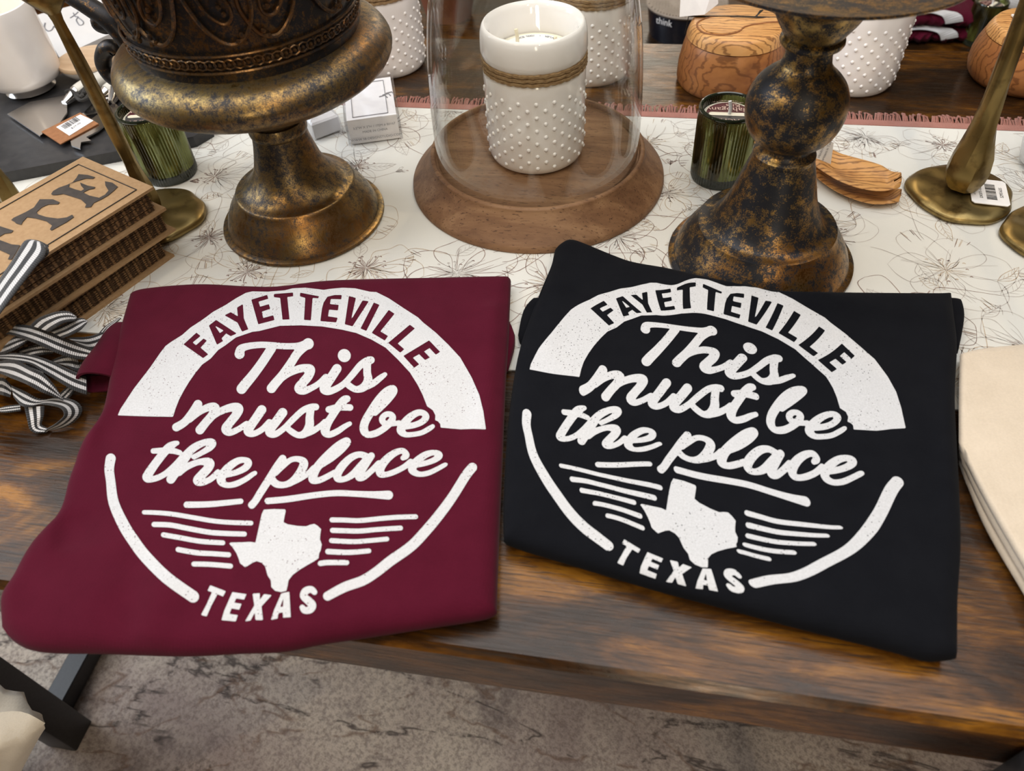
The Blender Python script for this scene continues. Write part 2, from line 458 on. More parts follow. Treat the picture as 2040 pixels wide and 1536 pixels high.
MAT['print_b'] = print_mat('white_ink_on_black', (.008,.008,.0105))
def rug():
    t = NT('marbled_rug'); v = t.coord(rot=(0, 0, .55))
    n1 = t.noise(v, 2.6, 5, .6, .8); n2 = t.noise(v, 190, 4, .7)
    c = t.ramp(n1, [(.30, (.30,.235,.225)), (.48, (.47,.40,.36)), (.66, (.62,.55,.47))])
    vn = t.noise(t.coord((1, 3.2, 1), rot=(0, 0, .95)), 2.4, 5, .58, .5)
    dk = t.ramp(t.noise(v, 7, 6, .72), [(.56, (0,0,0)), (.68, (.75,.75,.75))])
    c = t.mix(dk, c, (.13, .105, .11))
    vein = t.ramp(vn, [(.478, (0,0,0)), (.497, (1,1,1)), (.516, (0,0,0))])
    brk = t.ramp(t.noise(v, 26, 5, .75), [(.42, (0,0,0)), (.52, (1,1,1))])
    c = t.mix(t.math('MULTIPLY', t.math('MULTIPLY', vein, brk), .95), c, (.035, .03, .03))
    vn2 = t.noise(t.coord((1, 2.4, 1), rot=(0, 0, 1.2)), 3.3, 4, .55, .5)
    c = t.mix(t.math('MULTIPLY', t.ramp(vn2, [(.48, (0,0,0)), (.5, (.7,.7,.7)), (.52, (0,0,0))]), brk), c, (.16, .085, .05))
    c = t.mix(t.ramp(n2, [(.38, (.6,.6,.6)), (.56, (0,0,0))]), c, (.16, .125, .115))
    t.bump(n2, .8, .004)
    return t.set(col=c, rough=.95, spec=.1, sheen=.2)
MAT['rug'] = rug()
MAT['floor'] = speck('floor_boards', (.10,.065,.04), (.16,.105,.065), 6, .5, 0, (1,8,8))
def emis(name, col, s):
    t = NT(name); return t.set(col=(.8,.8,.8), emit=col, emits=s, rough=.5)
def text(body, size, align='CENTER'):
    cu = bpy.data.curves.new('lettering', 'FONT'); cu.body = body; cu.size = size; cu.align_x = align; cu.align_y = 'CENTER'; cu.resolution_u = 2
    o = bpy.data.objects.new('lettering', cu); COL.objects.link(o)
    me = bpy.data.meshes.new_from_object(o.evaluated_get(bpy.context.evaluated_depsgraph_get()))
    v = [p.co.copy() for p in me.vertices]; f = [tuple(q.vertices) for q in me.polygons]
    bpy.data.objects.remove(o); bpy.data.curves.remove(cu); bpy.data.meshes.remove(me)
    return v, f
def put(mb, tf, o, ex, ey, mi=0):
    """flat lettering laid at o with x axis ex and y axis ey"""
    v, f = tf; mb.add([Vector(o)+Vector(ex)*p.x+Vector(ey)*p.y for p in v], f, mi); return mb
V = Vector
def up(p, h): return V((p[0], p[1], TZ+h))

# ================================================================== setting
YF = P(1300, 1358).y           # front edge of the table top
YB = P(1600, 91).y             # back edge
TX0, TX1 = -0.86, 0.66
floor = struct(obj('floor', MB().box((0, .75, -.01), (6, 6.5, .02)), MAT['floor'], smooth=False))
struct(obj('wall_back', MB().box((0, 3.5, 1.4), (6, .1, 2.8)), MAT['cream_wall'], smooth=False))
struct(obj('wall_left', MB().box((-3.05, .75, 1.4), (.1, 6.5, 2.8)), MAT['cream_wall'], smooth=False))
struct(obj('wall_right', MB().box((3.05, .75, 1.4), (.1, 6.5, 2.8)), MAT['darkwall'], smooth=False))
struct(obj('wall_front', MB().box((0, -2.45, 1.4), (6, .1, 2.8)), MAT['darkwall'], smooth=False))
struct(obj('ceiling', MB().box((0, .75, 2.85), (6, 6.5, .1)), MAT['ceil'], smooth=False))
w = MB()
for y in (-.25, .6, 1.45): w.box((-2.985, y, 1.75), (.03, .05, 1.6))
for z in (.97, 1.75, 2.53): w.box((-2.985, .6, z), (.03, 1.75, .05))
struct(obj('window_1', w, MAT['whitecer'], smooth=False))
w2_ = struct(obj('window_2', MB().box((-.12, 3.435, 1.80), (.56, .03, 1.16)), MAT['whitecer'], smooth=False))
obj('pane', MB().box((-.12, 3.418, 1.80), (.48, .006, 1.06)), emis('daylit_pane', (1.0, .90, .74), 3.2), w2_, smooth=False)
rugo = obj('area_rug', MB().box((-.3, .25, .004), (3.2, 1.9, .008), bev=.003), MAT['rug'])
tag(rugo, 'grey and beige marbled low-pile rug under the display table', 'rug')

# ================================================================== display table
tb = thing('display_table', 'rustic brown wood display table with thick front edge and black metal legs', 'table', ((TX0+TX1)/2, (YF+YB)/2, 0))
obj('tabletop', MB().box(((TX0+TX1)/2, (YF+YB)/2, TZ-.026), (TX1-TX0, YB-YF, .052), bev=.005), MAT['wood'], tb, world=True)
LX0, LX1 = -.790, .266
for lx, ly, lt in ((LX0, YF+.072, TZ-.053), (LX1, YF-.023, TZ-.010), (LX0, YB-.07, TZ-.053), (LX1, YB-.07, TZ-.053)):
    obj('leg', MB().box((lx, ly, lt/2+.004), (.05, .045, lt-.008), bev=.003), MAT['black_metal'], tb, world=True)
for lx in (LX0,):
    obj('foot_rail', MB().box((lx-.03, (YF+YB)/2, .03), (.034, YB-YF-.18, .034), bev=.002), MAT['black_metal'], tb, world=True)
    obj('top_rail', MB().box((lx, (YF+YB)/2, TZ-.072), (.034, YB-YF-.16, .038), bev=.002), MAT['black_metal'], tb, world=True)

# second table standing behind
BH = -.24
bt = thing('back_table', 'low brown wood table standing behind the display table', 'table', (0, YB+.75, 0))
obj('tabletop', MB().box((0, YB+.75, TZ+BH-.025), (3.4, 1.2, .05), bev=.003), MAT['wood'], bt, world=True)
for lx in (-1.5, 1.5):
    for ly in (YB+.25, YB+1.25): obj('leg', MB().box((lx, ly, (TZ+BH-.05)/2), (.05, .05, TZ+BH-.05)), MAT['black_metal'], bt, world=True)

# ================================================================== table runner
RY0, RY1 = P(600, 702).y, P(1650, 249).y
RX0, RX1 = -.80, .60
ru = thing('table_runner', 'ivory floral line-drawn table runner with dusty pink fringe', 'table runner', ((RX0+RX1)/2, (RY0+RY1)/2, TZ))
obj('cloth', MB().box(((RX0+RX1)/2, (RY0+RY1)/2, TZ+.0008), (RX1-RX0, RY1-RY0, .0016)), MAT['runner'], ru, world=True, smooth=False)
fr = MB(); rnd = random.Random(3)
fr.box(((RX0+RX1)/2, RY1+.005, TZ+.0012), (RX1-RX0, .011, .0022))
x = RX0
while x < RX1:
    L = .011+.007*rnd.random(); dx = rnd.uniform(-.004, .004); h = rnd.uniform(.001, .005); r = rnd.uniform(.0007, .0011)
    fr.tube([V((x, RY1+.009, TZ+.0012)), V((x+dx*.5, RY1+.009+L*.6, TZ+.001+h)), V((x+dx, RY1+.009+L, TZ+.0012+h*.4)), V((x+dx+.0012, RY1+.009+L*.75, TZ+.0015+h*.8))], r, 5)
    x += rnd.uniform(.0016, .0026)
fo = obj('fringe', fr, MAT['fringe'], ru, world=True); fo['kind'] = 'stuff'
# printed line drawing: flowers, leaves, stamens
fl = MB(); rf = random.Random(11); ZL = TZ+.00175
def inside(p): return RX0+.004 < p.x < RX1-.004 and RY0+.004 < p.y < RY1-.004
def line(pts, w, mi, n=5):
    pts = catmull([V((p[0], p[1], 0)) for p in pts], n)
    L = len(pts); v = []; f = []
    for i, p in enumerate(pts):
        t = pts[min(i+1, L-1)]-pts[max(i-1, 0)]
        if t.length < 1e-9: t = V((1, 0, 0))
        t.normalize(); sd = V((-t.y, t.x, 0))
        ww = w*(.35+.65*math.sin(PI*min(1, max(0, (i+.5)/L))))*(.75+.5*rf.random())
        v += [V((p.x, p.y, ZL))+sd*ww/2, V((p.x, p.y, ZL))-sd*ww/2]
    for i in range(L-1):
        if inside(pts[i]) and inside(pts[i+1]): f.append((2*i, 2*i+1, 2*i+3, 2*i+2))
    fl.add(v, f, mi)
def pol(c, a, r): return V((c[0]+r*math.cos(a), c[1]+r*math.sin(a), 0))
def petal(c, a, L, w, mi):
    d = V((math.cos(a), math.sin(a), 0)); s = V((-d.y, d.x, 0)); j = lambda: rf.uniform(-.12, .12)
    o = V((c[0], c[1], 0))
    left = [o+d*L*.08, o+d*L*(.3+j()*.3)+s*w*(.45+j()), o+d*L*(.62+j()*.3)+s*w*(.62+j()), o+d*L*(.88+j()*.3)+s*w*(.42+j()), o+d*L*(1+j()*.4)+s*w*j(), ]
    right = [o+d*L*.08, o+d*L*(.3+j()*.3)-s*w*(.45+j()), o+d*L*(.62+j()*.3)-s*w*(.62+j()), o+d*L*(.9+j()*.3)-s*w*(.38+j()), left[-1]]
    line(left, .00075, mi); line(right, .0007, mi)
    for k in range(rf.randint(2, 5)):
        q = rf.uniform(-.35, .35); e = rf.uniform(.4, .8)
        line([o+d*L*.12+s*w*q*.3, o+d*L*(e*.6)+s*w*q*.9, o+d*L*e+s*w*q], .00045, mi, 4)
    if rf.random() < .6:
        e = left[-1]
        for k in range(5):
            q = rf.uniform(-.3, .3); line([e+s*w*q, e-d*L*rf.uniform(.12, .3)+s*w*q*.8], .0006, rf.choice((0, 2)), 3)
def burst(c, R, mi, n=26, a0=0, sp=2*PI):
    for k in range(n):
        a = a0+sp*(k+rf.random())/n; L = R*rf.uniform(.45, 1)
        line([pol(c, a, R*.12*rf.random()), pol(c, a+.1*rf.uniform(-1, 1), L*.6), pol(c, a+.22*rf.uniform(-1, 1), L)], .0006, mi, 3)
        e = pol(c, a, L)
        if rf.random() < .6: line([e, e+V((.0016, .0008, 0)), e+V((.0026, -.0004, 0))], .0013, rf.choice((mi, 2)), 2)
def leaf(c, a, L, w, mi):
    d = V((math.cos(a), math.sin(a), 0)); s = V((-d.y, d.x, 0)); o = V((c[0], c[1], 0)); b = rf.uniform(-.25, .25)*L
    mid = lambda t: o+d*L*t+s*b*math.sin(PI*t)*.5
    line([mid(0), mid(.3)+s*w*.8, mid(.6)+s*w*.8, mid(1)], .0007, mi); line([mid(0), mid(.3)-s*w*.8, mid(.6)-s*w*.75, mid(1)], .0007, mi)
    line([mid(0), mid(.5), mid(1)], .0006, mi)
    for k in range(4):
        t = .2+.17*k; line([mid(t), mid(t+.16)+s*w*.55], .0004, mi, 3); line([mid(t+.05), mid(t+.2)-s*w*.55], .0004, mi, 3)
cent = []
tries = 0
while len(cent) < 80 and tries < 8000:
    tries += 1
    c = V((rf.uniform(RX0, RX1), rf.uniform(RY0, RY1), 0))
    if all((c-q).length > .074 for q in cent): cent.append(c)
for c in cent:
    R = rf.uniform(.038, .056); mi = rf.choice((0, 0, 1, 1, 2)); n = rf.randint(5, 7); a0 = rf.uniform(0, 6.28)
    sp = rf.choice((2*PI, 2*PI, 3.6))
    for k in range(n): petal(c, a0+sp*k/n+rf.uniform(-.15, .15), R*rf.uniform(.8, 1.15), R*rf.uniform(.5, .75), mi)
    burst(c, R*rf.uniform(.32, .5), rf.choice((0, 1, 2)), rf.randint(18, 34))
    for k in range(3):
        a = rf.uniform(0, 6.28); e = pol(c, a, R*1.05); e2 = pol(c, a+rf.uniform(-.5, .5), R*1.7)
        line([pol(c, a, R*.8), e, e2], .0008, mi); leaf(e2, a+rf.uniform(-.9, .9), rf.uniform(.022, .04), rf.uniform(.005, .009), rf.choice((0, 1)))
for k in range(60):
    c = V((rf.uniform(RX0, RX1), rf.uniform(RY0, RY1), 0)); a = rf.uniform(0, 6.28); q = [c]
    for i in range(4): a += rf.uniform(-.8, .8); q.append(q[-1]+V((math.cos(a), math.sin(a), 0))*rf.uniform(.008, .02))
    line(q, .0006, rf.choice((0, 0, 1, 2)))
    if k % 3 == 0: burst(q[-1], .012, rf.choice((1, 2)), 9, a-.6, 1.2)
po = obj('floral_print', fl, [MAT['line_tan'], MAT['line_grey'], MAT['line_plum']], ru, world=True, smooth=False); po['kind'] = 'stuff'
RT = .0016    # runner thickness: things on the runner stand on this

# ================================================================== bronze urn, left
UB = P(608, 432, RT)
un = thing('bronze_urn', 'wide aged bronze urn with embossed band and scrolled side handle', 'urn', UB)
rows = [(432,150),(432,157),(430,159),(427,158),(425.5,154),(425,149),(410,144),(395,136),(382,126),(372,119),(368,117.5),(366,114),(365,107),(360,98),(352,88),(340,76),(322,67),(300,61),(280,56.5),(262,54)]
foot = profile(UB, [(434,150)]+rows[1:])
pf = [(foot[0][0]*.9, 0)]+[(r, max(0, z)) for r, z in foot]
obj('foot', MB().lathe(pf, 96), MAT['bronze'], un)
col = profile(UB, [(434,150),(264,54),(260,57.5),(254,58.5),(246,58),(240,56)])[1:]
obj('collar', MB().lathe([(.02, col[0][1])]+col+[(.02, col[-1][1])], 72), MAT['bronze'], un)
bw = profile(UB, [(434,150),(240,50)]+smooth_rows([(232,60),(217,85),(203,112),(186,150),(168,190),(148,232),(128,262),(107,273.5),(88,269),(74,256),(66,238),(63,224)], 4)+[(62,200)])[1:]
obj('bowl', MB().lathe(bw, 128), MAT['bronze'], un)
dr = profile(UB, [(434,150),(66,221),(60,222.5),(50,221),(20,224),(-30,233),(-130,250),(-150,258),(-165,275),(-172,290),(-178,290)])[1:]
obj('band', MB().lathe([(dr[0][0]*.9, dr[0][1])]+dr+[(dr[-1][0]*.9, dr[-1][1]), (dr[-3][0]*.9, dr[-3][1]-.002), (dr[0][0]*.88, dr[0][1]+.01), (0, dr[0][1]+.01)], 128), MAT['bronze_dark'], un)
z0, z1 = dr[1][1], dr[6][1]; r0, r1 = dr[1][0], dr[6][0]
rel = MB()
def onband(a, z, d=.0006):
    t = (z-z0)/(z1-z0); r = r0+(r1-r0)*t+d
    return V((r*math.cos(a), r*math.sin(a), z))
ZH = .112; NM = 7
def bcurve(a, zc, sx, pts, rad):
    q = catmull([V((p[0], p[1], 0)) for p in pts], 6)
    rel.tube([onband(a+sx*p.x*ZH/r0, zc+p.y*ZH) for p in q], rad, 6)
for zz, rr in ((z0+.007, .0013), (z0+.0195, .0011), (z1-.004, .0013)):
    rel.tube([onband(2*PI*k/120, zz) for k in range(120)], rr, 6, True)
for k in range(84):
    a = 2*PI*k/84; rel.tube([onband(a+.0042/r0*math.cos(t), z0+.0133+.0036*math.sin(t)) for t in [i*PI/4 for i in range(8)]], .0008, 5, True)
    rel.ball(onband(a, z0+.0133), .0015, 6, 4)
for k in range(NM):
    a = 2*PI*(k+.35)/NM; zc = z0+.022
    for s in (-1, 1):
        bcurve(a, zc, s, [(.02,.50),(.03,.36),(.10,.16),(.22,.05),(.34,.10),(.41,.28),(.36,.46),(.24,.56),(.12,.52)], .0017)
        bcurve(a, zc, s, [(.10,.40),(.14,.26),(.22,.18),(.28,.22),(.27,.32),(.19,.38),(.17,.32)], .0013)
        bcurve(a, zc, s, [(.02,.62),(.12,.60),(.20,.68),(.14,.78),(.04,.74)], .0013)
        bcurve(a, zc, s, [(.36,.60),(.30,.70),(.20,.80),(.05,.84)], .0015)
        for (bx, by) in ((.06,.46),(.09,.52),(.05,.55),(.22,.28),(.24,.24),(.31,.42),(.34,.38),(.30,.36),(.44,.10),(.47,.06),(.43,.05),(.47,.50),(.47,.58),(.44,.54),(.12,.68),(.30,.62),(.18,.45)):
            rel.ball(onband(a+s*bx*ZH/r0, zc+by*ZH, .0008), .0021, 6, 4)
obj('relief', rel, MAT['bronze_relief'], un)
hd = MB()
np_ = V((-.22, -1, 0)).normalized()
hp = [(90,-60),(128,-18),(170,8),(214,38),(245,72),(262,104),(266,134),(256,155),(238,160),(220,150),(207,130),(206,110),(214,97),(226,95),(234,104)]
hq = [Pv(a, b, UB, np_)-UB for a, b in hp]
hr = [.006,.0075,.0085,.009,.0085,.008,.0075,.0075,.0075,.0075,.0075,.0075,.0075,.007,.005]
cp = catmull([V((*p, )) for p in hq], 6); cr = [v.x for v in catmull([V((r, 0, 0)) for r in hr], 6)]
hd.tube(cp, cr, 14)
hx = [Pv(a, b, UB, np_)-UB for a, b in ((216,26),(202,36),(196,44),(205,52),(222,54),(240,66))]
hd.tube(catmull(hx, 5), [.003+.004*math.sin(PI*i/25) for i in range(26)], 10)
obj('handle', hd, MAT['bronze_dark'], un)

# ================================================================== bronze pedestal, right
RB = P(1511, 512, RT)
rn = thing('bronze_pedestal', 'scuffed dark bronze pedestal stand with turned baluster stem and wide dish', 'pedestal', RB)
ft = profile(RB, [(512,165),(512,175),(510,178),(506,178),(504,174),(503,169),(490,164),(475,155),(462,146),(452,138),(447,135.5),(444,134),(442.5,128),(442,117),(437,109),(424,99),(402,88),(385,82),(360,75),(330,66.5),(316,62),(310,61)])
obj('foot', MB().lathe([(ft[0][0]*.9, 0)]+[(r, max(0, z)) for r, z in ft], 96), MAT['bronze2'], rn)
st = profile(RB, [(512,165),(312,60),(308,61.5),(302,61),(298,56),(294,50),(288,48.5),(283,50)]+smooth_rows([(279,58),(265,77),(243,91),(217,98),(192,97.5),(168,89),(151,75),(139,61),(129,51.5)], 4)+[(122,48),(108,45.5),(92,45.5),(89,52),(86,60),(80,63.5),(74,63),(70,58)])[1:]
obj('stem', MB().lathe([(.01, st[0][1])]+st+[(.01, st[-1][1])], 80), MAT['bronze2'], rn)
ds = profile(RB, [(512,165)]+smooth_rows([(70,57),(56,66),(40,77),(26,85),(8,93),(-10,108),(-30,146),(-54,212),(-74,268),(-80,280),(-86,282)], 3)+[(-84,272),(-68,220),(-58,0.0)])[1:]
obj('dish', MB().lathe([(.01, ds[0][1])]+ds, 96), MAT['bronze2'], rn)

# ================================================================== cloche base, cloche, candles
DB = P(1071, 350, RT)
wb = profile(DB, [(350,238),(350,246),(348,248),(341,248),(338,246)]+smooth_rows([(335,243),(324,233),(310,222),(299,215),(293,213)], 3)+[(291,210),(291,206),(293,203.5),(300,201)])
fz = wb[-1][1]
base = thing('cloche_base', 'round brown wooden base with flared edge under the glass dome', 'cloche base', DB)
obj('board', MB().lathe([(0, 0)]+[(r, max(z, 0)) for r, z in wb]+[(0, fz)], 120), MAT['acacia'], base)
GP = V((DB.x, DB.y, DB.z+fz))
gl = profile(GP, [(300,199)]+smooth_rows([(298,199),(250,205),(200,210),(150,213),(100,214.5),(50,214),(0,211),(-50,205),(-95,190),(-130,168),(-158,138),(-178,100),(-190,55)], 3)+[(-192,0.001)])
gl = [(r, z) for r, z in gl]
inner = [(max(0, r-.003), z-(.003 if i > len(gl)-6 else 0)) for i, (r, z) in enumerate(gl)]
gl[-1] = (0, gl[-1][1]); inner[-1] = (0, inner[-1][1]); inner[0] = (inner[0][0], gl[0][1])
cl = thing('glass_cloche', 'clear blown glass dome cloche standing on round wooden base', 'cloche', GP)
gm = MB().lathe(gl[::1], 96); gm.lathe(inner[::-1]+[gl[0]], 96)
gm.ball((0, 0, gl[-1][1]+.018), .018, 24, 12)
obj('dome', gm, MAT['glass'], cl)

CB = P(1069, 302, fz+RT)
def jar_profile():
    rows = [(302,66),(302,78),(300,84),(296,89),(288,93),(270,95.5),(230,97.5),(190,99.5),(150,102),(134,103),(126,102),(122,99),(106,99.5),(101,103.5),(97,106),(88,108),(70,108),(56,107.5),(46,105),(41,102),(40,99)]
    return profile(CB, rows)
jp = jar_profile(); jh = jp[-1][1]; jr = jp[-1][0]
def make_candle(loc, label, group):
    t = thing('hobnail_candle', label, 'candle', loc, 0, group)
    obj('jar', MB().lathe([(0, 0)]+jp+[(jr-.002, jh-.002), (jr-.0045, jh-.006), (jr-.006, jh-.022), (jr-.0065, jh-.05), (0, jh-.05)], 80), MAT['milk'], t)
    hb = MB(); za, zb = jp[4][1]+.002, jp[9][1]-.012; rows = 11
    for i in range(rows):
        z = za+(zb-za)*i/(rows-1)
        r = np.interp(z, [p[1] for p in jp[:10]], [p[0] for p in jp[:10]])
        for k in range(18):
            a = 2*PI*(k+.5*(i % 2))/18
            hb.ball(((r-.0007)*math.cos(a), (r-.0007)*math.sin(a), z), .0023, 8, 5)
    h = obj('hobnails', hb, MAT['milk'], t); h['kind'] = 'stuff'
    zt = (jp[11][1]+jp[12][1])/2; rt = jp[11][0]
    for dz in (-.0035, .0005, .0042):
        tw = MB(); n = 130
        tw.tube([V(((rt+.0011)*math.cos(2*PI*k/n), (rt+.0011)*math.sin(2*PI*k/n), zt+dz+.0003*math.sin(k*1.3))) for k in range(n)], [.0022+.0004*math.sin(k*2.1) for k in range(n)], 6, True)
        obj('twine', tw, MAT['twine'], t)
    zw = jh-.027
    obj('wax', MB().lathe([(jr-.007, zw-.004), (jr-.0075, zw), (0, zw)], 56), MAT['wax'], t)
    dl = obj('paper_disc', MB().lathe([(jr-.013, zw+.0004), (jr-.0132, zw+.0012), (0, zw+.0012)], 56), MAT['paper'], t)
    for dx, L in ((-.016, .017), (.020, .011)):
        obj('wick', MB().tube([V((dx, .004, zw)), V((dx+.0004, .004, zw+L*.5)), V((dx-.0006, .004, zw+L))], .0017, 8), MAT['wick'], t)
    tx = MB(); s = 'MADE IN USA  \u2022  100% SOY'; R = jr-.017
    for i, ch in enumerate(s):
        if ch == ' ': continue
        a = 2.2-1.75*i/len(s)+PI*0
        a = .55+1.75*i/len(s)
        put(tx, text(ch, .0048), (R*math.cos(a), R*math.sin(a), zw+.0014), (math.sin(a)*-1*-1*-1, math.cos(a), 0), (-math.cos(a), -math.sin(a), 0))
    obj('small_print', put(MB(), text('No.', .0045), (.012, -.012, zw+.0014), (-1, 0, 0), (0, -1, 0)), MAT['greyink'], dl, smooth=False)
    obj('lettering', tx, MAT['greyink'], dl, smooth=False)['kind'] = 'stuff'
    return t
c0 = make_candle(CB, 'white hobnail jar candle with jute twine inside the glass dome', 'white hobnail jar candles')
dup(c0, P(777, 128), 'white hobnail jar candle between the bronze urn and the glass dome', .1)
dup(c0, P(1178, 142), 'white hobnail jar candle standing right behind the glass dome', .25)
dup(c0, P(1692, 160), 'white hobnail jar candle behind the scuffed bronze pedestal', .4)
for o in list(bpy.data.objects):
    if o.name.startswith('hobnail_candle'): o['group'] = 'white hobnail jar candles'

# ================================================================== green ribbed candles
GB = P(1430, 350, RT)
gr = profile(GB, [(350,46),(350,52.5),(345,54),(300,56),(250,58.5),(222,60),(216,60)])
gh, grr = gr[-1][1], gr[-1][0]
def make_green(loc, label, rz=0.0):
    t = thing('green_candle', label, 'candle', loc, rz, 'green ribbed glass candles')
    rib = lambda k, n, z: 1+.014*math.cos(2*PI*k/4)
    zb = .011
    rb = np.interp(zb, [p[1] for p in gr[1:]], [p[0] for p in gr[1:]])
    obj('glass_base', MB().lathe([(0, 0)]+[(gr[0][0], 0), (gr[1][0], .0006)]+[(gr[2][0], .003), (rb, zb)]+[(0, zb)], 224, rib=lambda k, n, z: rib(k, n, z) if z > .002 else 1), MAT['greenglass'], t)
    pp = [(rb, zb)]+[(r, z) for r, z in gr if z > zb+.002]
    pp += [(grr-.0008, gh+.0012), (grr-.0025, gh+.0012), (grr-.0035, gh), (grr-.004, gh-.02), (grr-.004, gh-.03)]
    obj('glass_wall', MB().lathe(pp, 224, rib=lambda k, n, z: rib(k, n, z) if z < gh-.002 else 1), MAT['mercury'], t)
    obj('rim', MB().tube([V(((grr-.0015)*math.cos(2*PI*k/64), (grr-.0015)*math.sin(2*PI*k/64), gh+.001)) for k in range(64)], .0019, 8, True), MAT['greenglass'], t)
    zw = gh-.0065
    obj('wax', MB().lathe([(grr-.0042, zw-.003), (grr-.0042, zw), (0, zw)], 48), MAT['wax'], t)
    R = grr-.0075
    lb = obj('label_disc', MB().lathe([(R, zw+.0004), (R, zw+.001), (0, zw+.001)], 48), MAT['plum'], t)
    v = [(R*math.cos(a), R*math.sin(a), zw+.0014) for a in [PI*1.0+PI*i/20 for i in range(21)]]
    obj('lower_half', MB().flat(v), MAT['charcoal'], lb, smooth=False)
    slot = [(s*.016+.0030*math.cos(a), -.002+.0030*math.sin(a), zw+.0018) for s, q in ((1, -PI/2), (-1, PI/2)) for a in [q+PI*i/8 for i in range(9)]]
    obj('wax_slot', MB().flat(slot), MAT['wax'], lb, smooth=False)
    tx = MB(); e, u = (-1, 0, 0), (0, -1, 0)
    put(tx, text('Mahogany', .0105), (0, .0072, zw+.0018), e, u); put(tx, text('Kiss', .0085), (.004, .0145, zw+.0018), e, u)
    put(tx, text('handcrafted with natural oils', .0028), (0, .0205, zw+.0018), e, u); put(tx, text('and fine fragrance', .0028), (0, .0236, zw+.0018), e, u)
    put(tx, text('PACHA', .0085), (0, -.0135, zw+.0018), e, u); put(tx, text('SOAP CO.', .005), (0, -.0205, zw+.0018), e, u)
    obj('lettering', tx, MAT['blush'], lb, smooth=False)
    obj('wick', MB().tube([V((0, -.002, zw)), V((.0006, -.001, zw+.007)), V((-.001, 0, zw+.014))], .0016, 8), MAT['paper'], t)
    return t
g0 = make_green(GB, 'ribbed green mercury glass candle with plum label beside the scuffed pedestal')
dup(g0, P(343, 345, RT), 'ribbed green mercury glass candle under the left bronze urn bowl', .2)
dup(g0, P(1930, 55, BH), 'dark green glass candle at the back, the farther of the pair', .5)
dup(g0, P(1944, 84, BH), 'dark green glass candle at the back, the nearer of the pair', .9)

# ================================================================== olive wood boxes
def olive_box(loc, rr, label, extras):
    t = thing('olive_wood_box', label, 'box', loc, 0, 'olive wood lidded boxes')
    return t
OB = P(1450, 158)
ob = profile(OB, [(158,90),(158,97),(155,100),(148,102),(120,103),(90,99),(72,95.5),(70,94)])
t = thing('olive_wood_box', 'round olive wood salt box with carved spoon lid behind the green candle', 'box', OB, 0, 'olive wood lidded boxes')
obj('body', MB().lathe([(0, 0)]+ob+[(0, ob[-1][1])], 72), MAT['olive2'], t)
oz = ob[-1][1]; orr = ob[-1][0]
ol = profile(OB, [(158,90),(70,95),(68,96),(58,94),(50,91),(46,88),(44,84)])[1:]
lid = obj('lid', MB().lathe([(0, oz+.0006), (orr*.97, oz+.0006)]+[(r, max(z, oz+.0008)) for r, z in ol]+[(0, ol[-1][1])], 72), MAT['olive'], t)
lz = ol[-1][1]
def spoon_outline(s):
    q = [(-.055,0),(-.05,.017),(-.032,.026),(-.012,.022),(.0,.011),(.02,.006),(.055,.006),(.06,0),(.055,-.006),(.02,-.006),(0,-.011),(-.012,-.022),(-.032,-.026),(-.05,-.017)]
    q = catmull([V((a*s, b*s, 0)) for a, b in q], 5, True)
    a = .30
    return [V((p.x*math.cos(a)-p.y*math.sin(a)+.004, p.x*math.sin(a)+p.y*math.cos(a)-.004, 0)) for p in q]
gv = MB(); so = spoon_outline(.92); gv.tube([V((p.x, p.y, lz+.0002)) for p in so], .0011, 6, True)
obj('spoon_groove', gv, MAT['leather'], lid)
obj('spoon_inlay', MB().prism([(p.x, p.y) for p in spoon_outline(.84)], lz-.002, lz+.0012), MAT['olive'], lid, ang=20)
sg = MB(); rr = ol[1][0]+.0012
sg.tube([V((-rr, .012, lz-.02)), V((-rr*.97, .012, lz+.0005)), V((0, .012, lz+.0016)), V((rr*.97, .012, lz+.0005)), V((rr, .012, lz-.02))], .0009, 6)
sg.tube([V((.02, .012, lz+.0015)), V((.028, .02, lz+.006)), V((.024, .012, lz+.008)), V((.02, .008, lz+.002))], .0008, 6)
obj('string', sg, MAT['string'], t)
tg = thing('paper_tag', 'folded white paper tag on the salt box lid', 'tag', OB+V((-.05, .01, lz)))
pa = [V((-.016, -.004, .002)), V((.012, -.006, .006)), V((.026, .004, .014)), V((.022, .016, .042)), V((-.018, .014, .036))]
m = MB(); m.add(pa+[p+V((.0004, .0012, .0002)) for p in pa], [(0,1,2,3,4), (9,8,7,6,5)]+[(i, 5+i, 5+(i+1) % 5, (i+1) % 5) for i in range(5)])
obj('card', m, MAT['paper'], tg, smooth=False)
OB2 = P(2028, 155)
t2 = thing('olive_wood_box', 'bulging olive wood box with flat lid at right edge of table', 'box', OB2, 0, 'olive wood lidded boxes')
b2 = profile(OB2, [(155,75),(155,82),(152,90),(143,98),(128,103),(110,104),(90,101),(74,96),(71,95)])
obj('body', MB().lathe([(0, 0)]+b2+[(0, b2[-1][1])], 72), MAT['olive2'], t2)
z2 = b2[-1][1]
l2 = profile(OB2, [(155,75),(70,94.5),(66,94),(56,90),(50,86),(48,82)])[1:]
obj('lid', MB().lathe([(0, z2+.0007), (b2[-1][0]*.97, z2+.0007)]+[(r, max(z, z2+.001)) for r, z in l2]+[(0, l2[-1][1])], 72), MAT['olive'], t2)
zl = l2[-1][1]; sg = MB(); ra = l2[0][0]
sg.tube([V((-ra*.62, -ra*.80, z2-.002)), V((-ra*.60, -ra*.77, zl-.004)), V((-ra*.50, -ra*.66, zl+.0012)), V((0, 0, zl+.0014)), V((ra*.4, ra*.6, zl+.001))], .0011, 6)
obj('string', sg, MAT['string'], t2)
tc = MB().box((-.016, -.004, zl+.004), (.030, .034, .0015), .15)
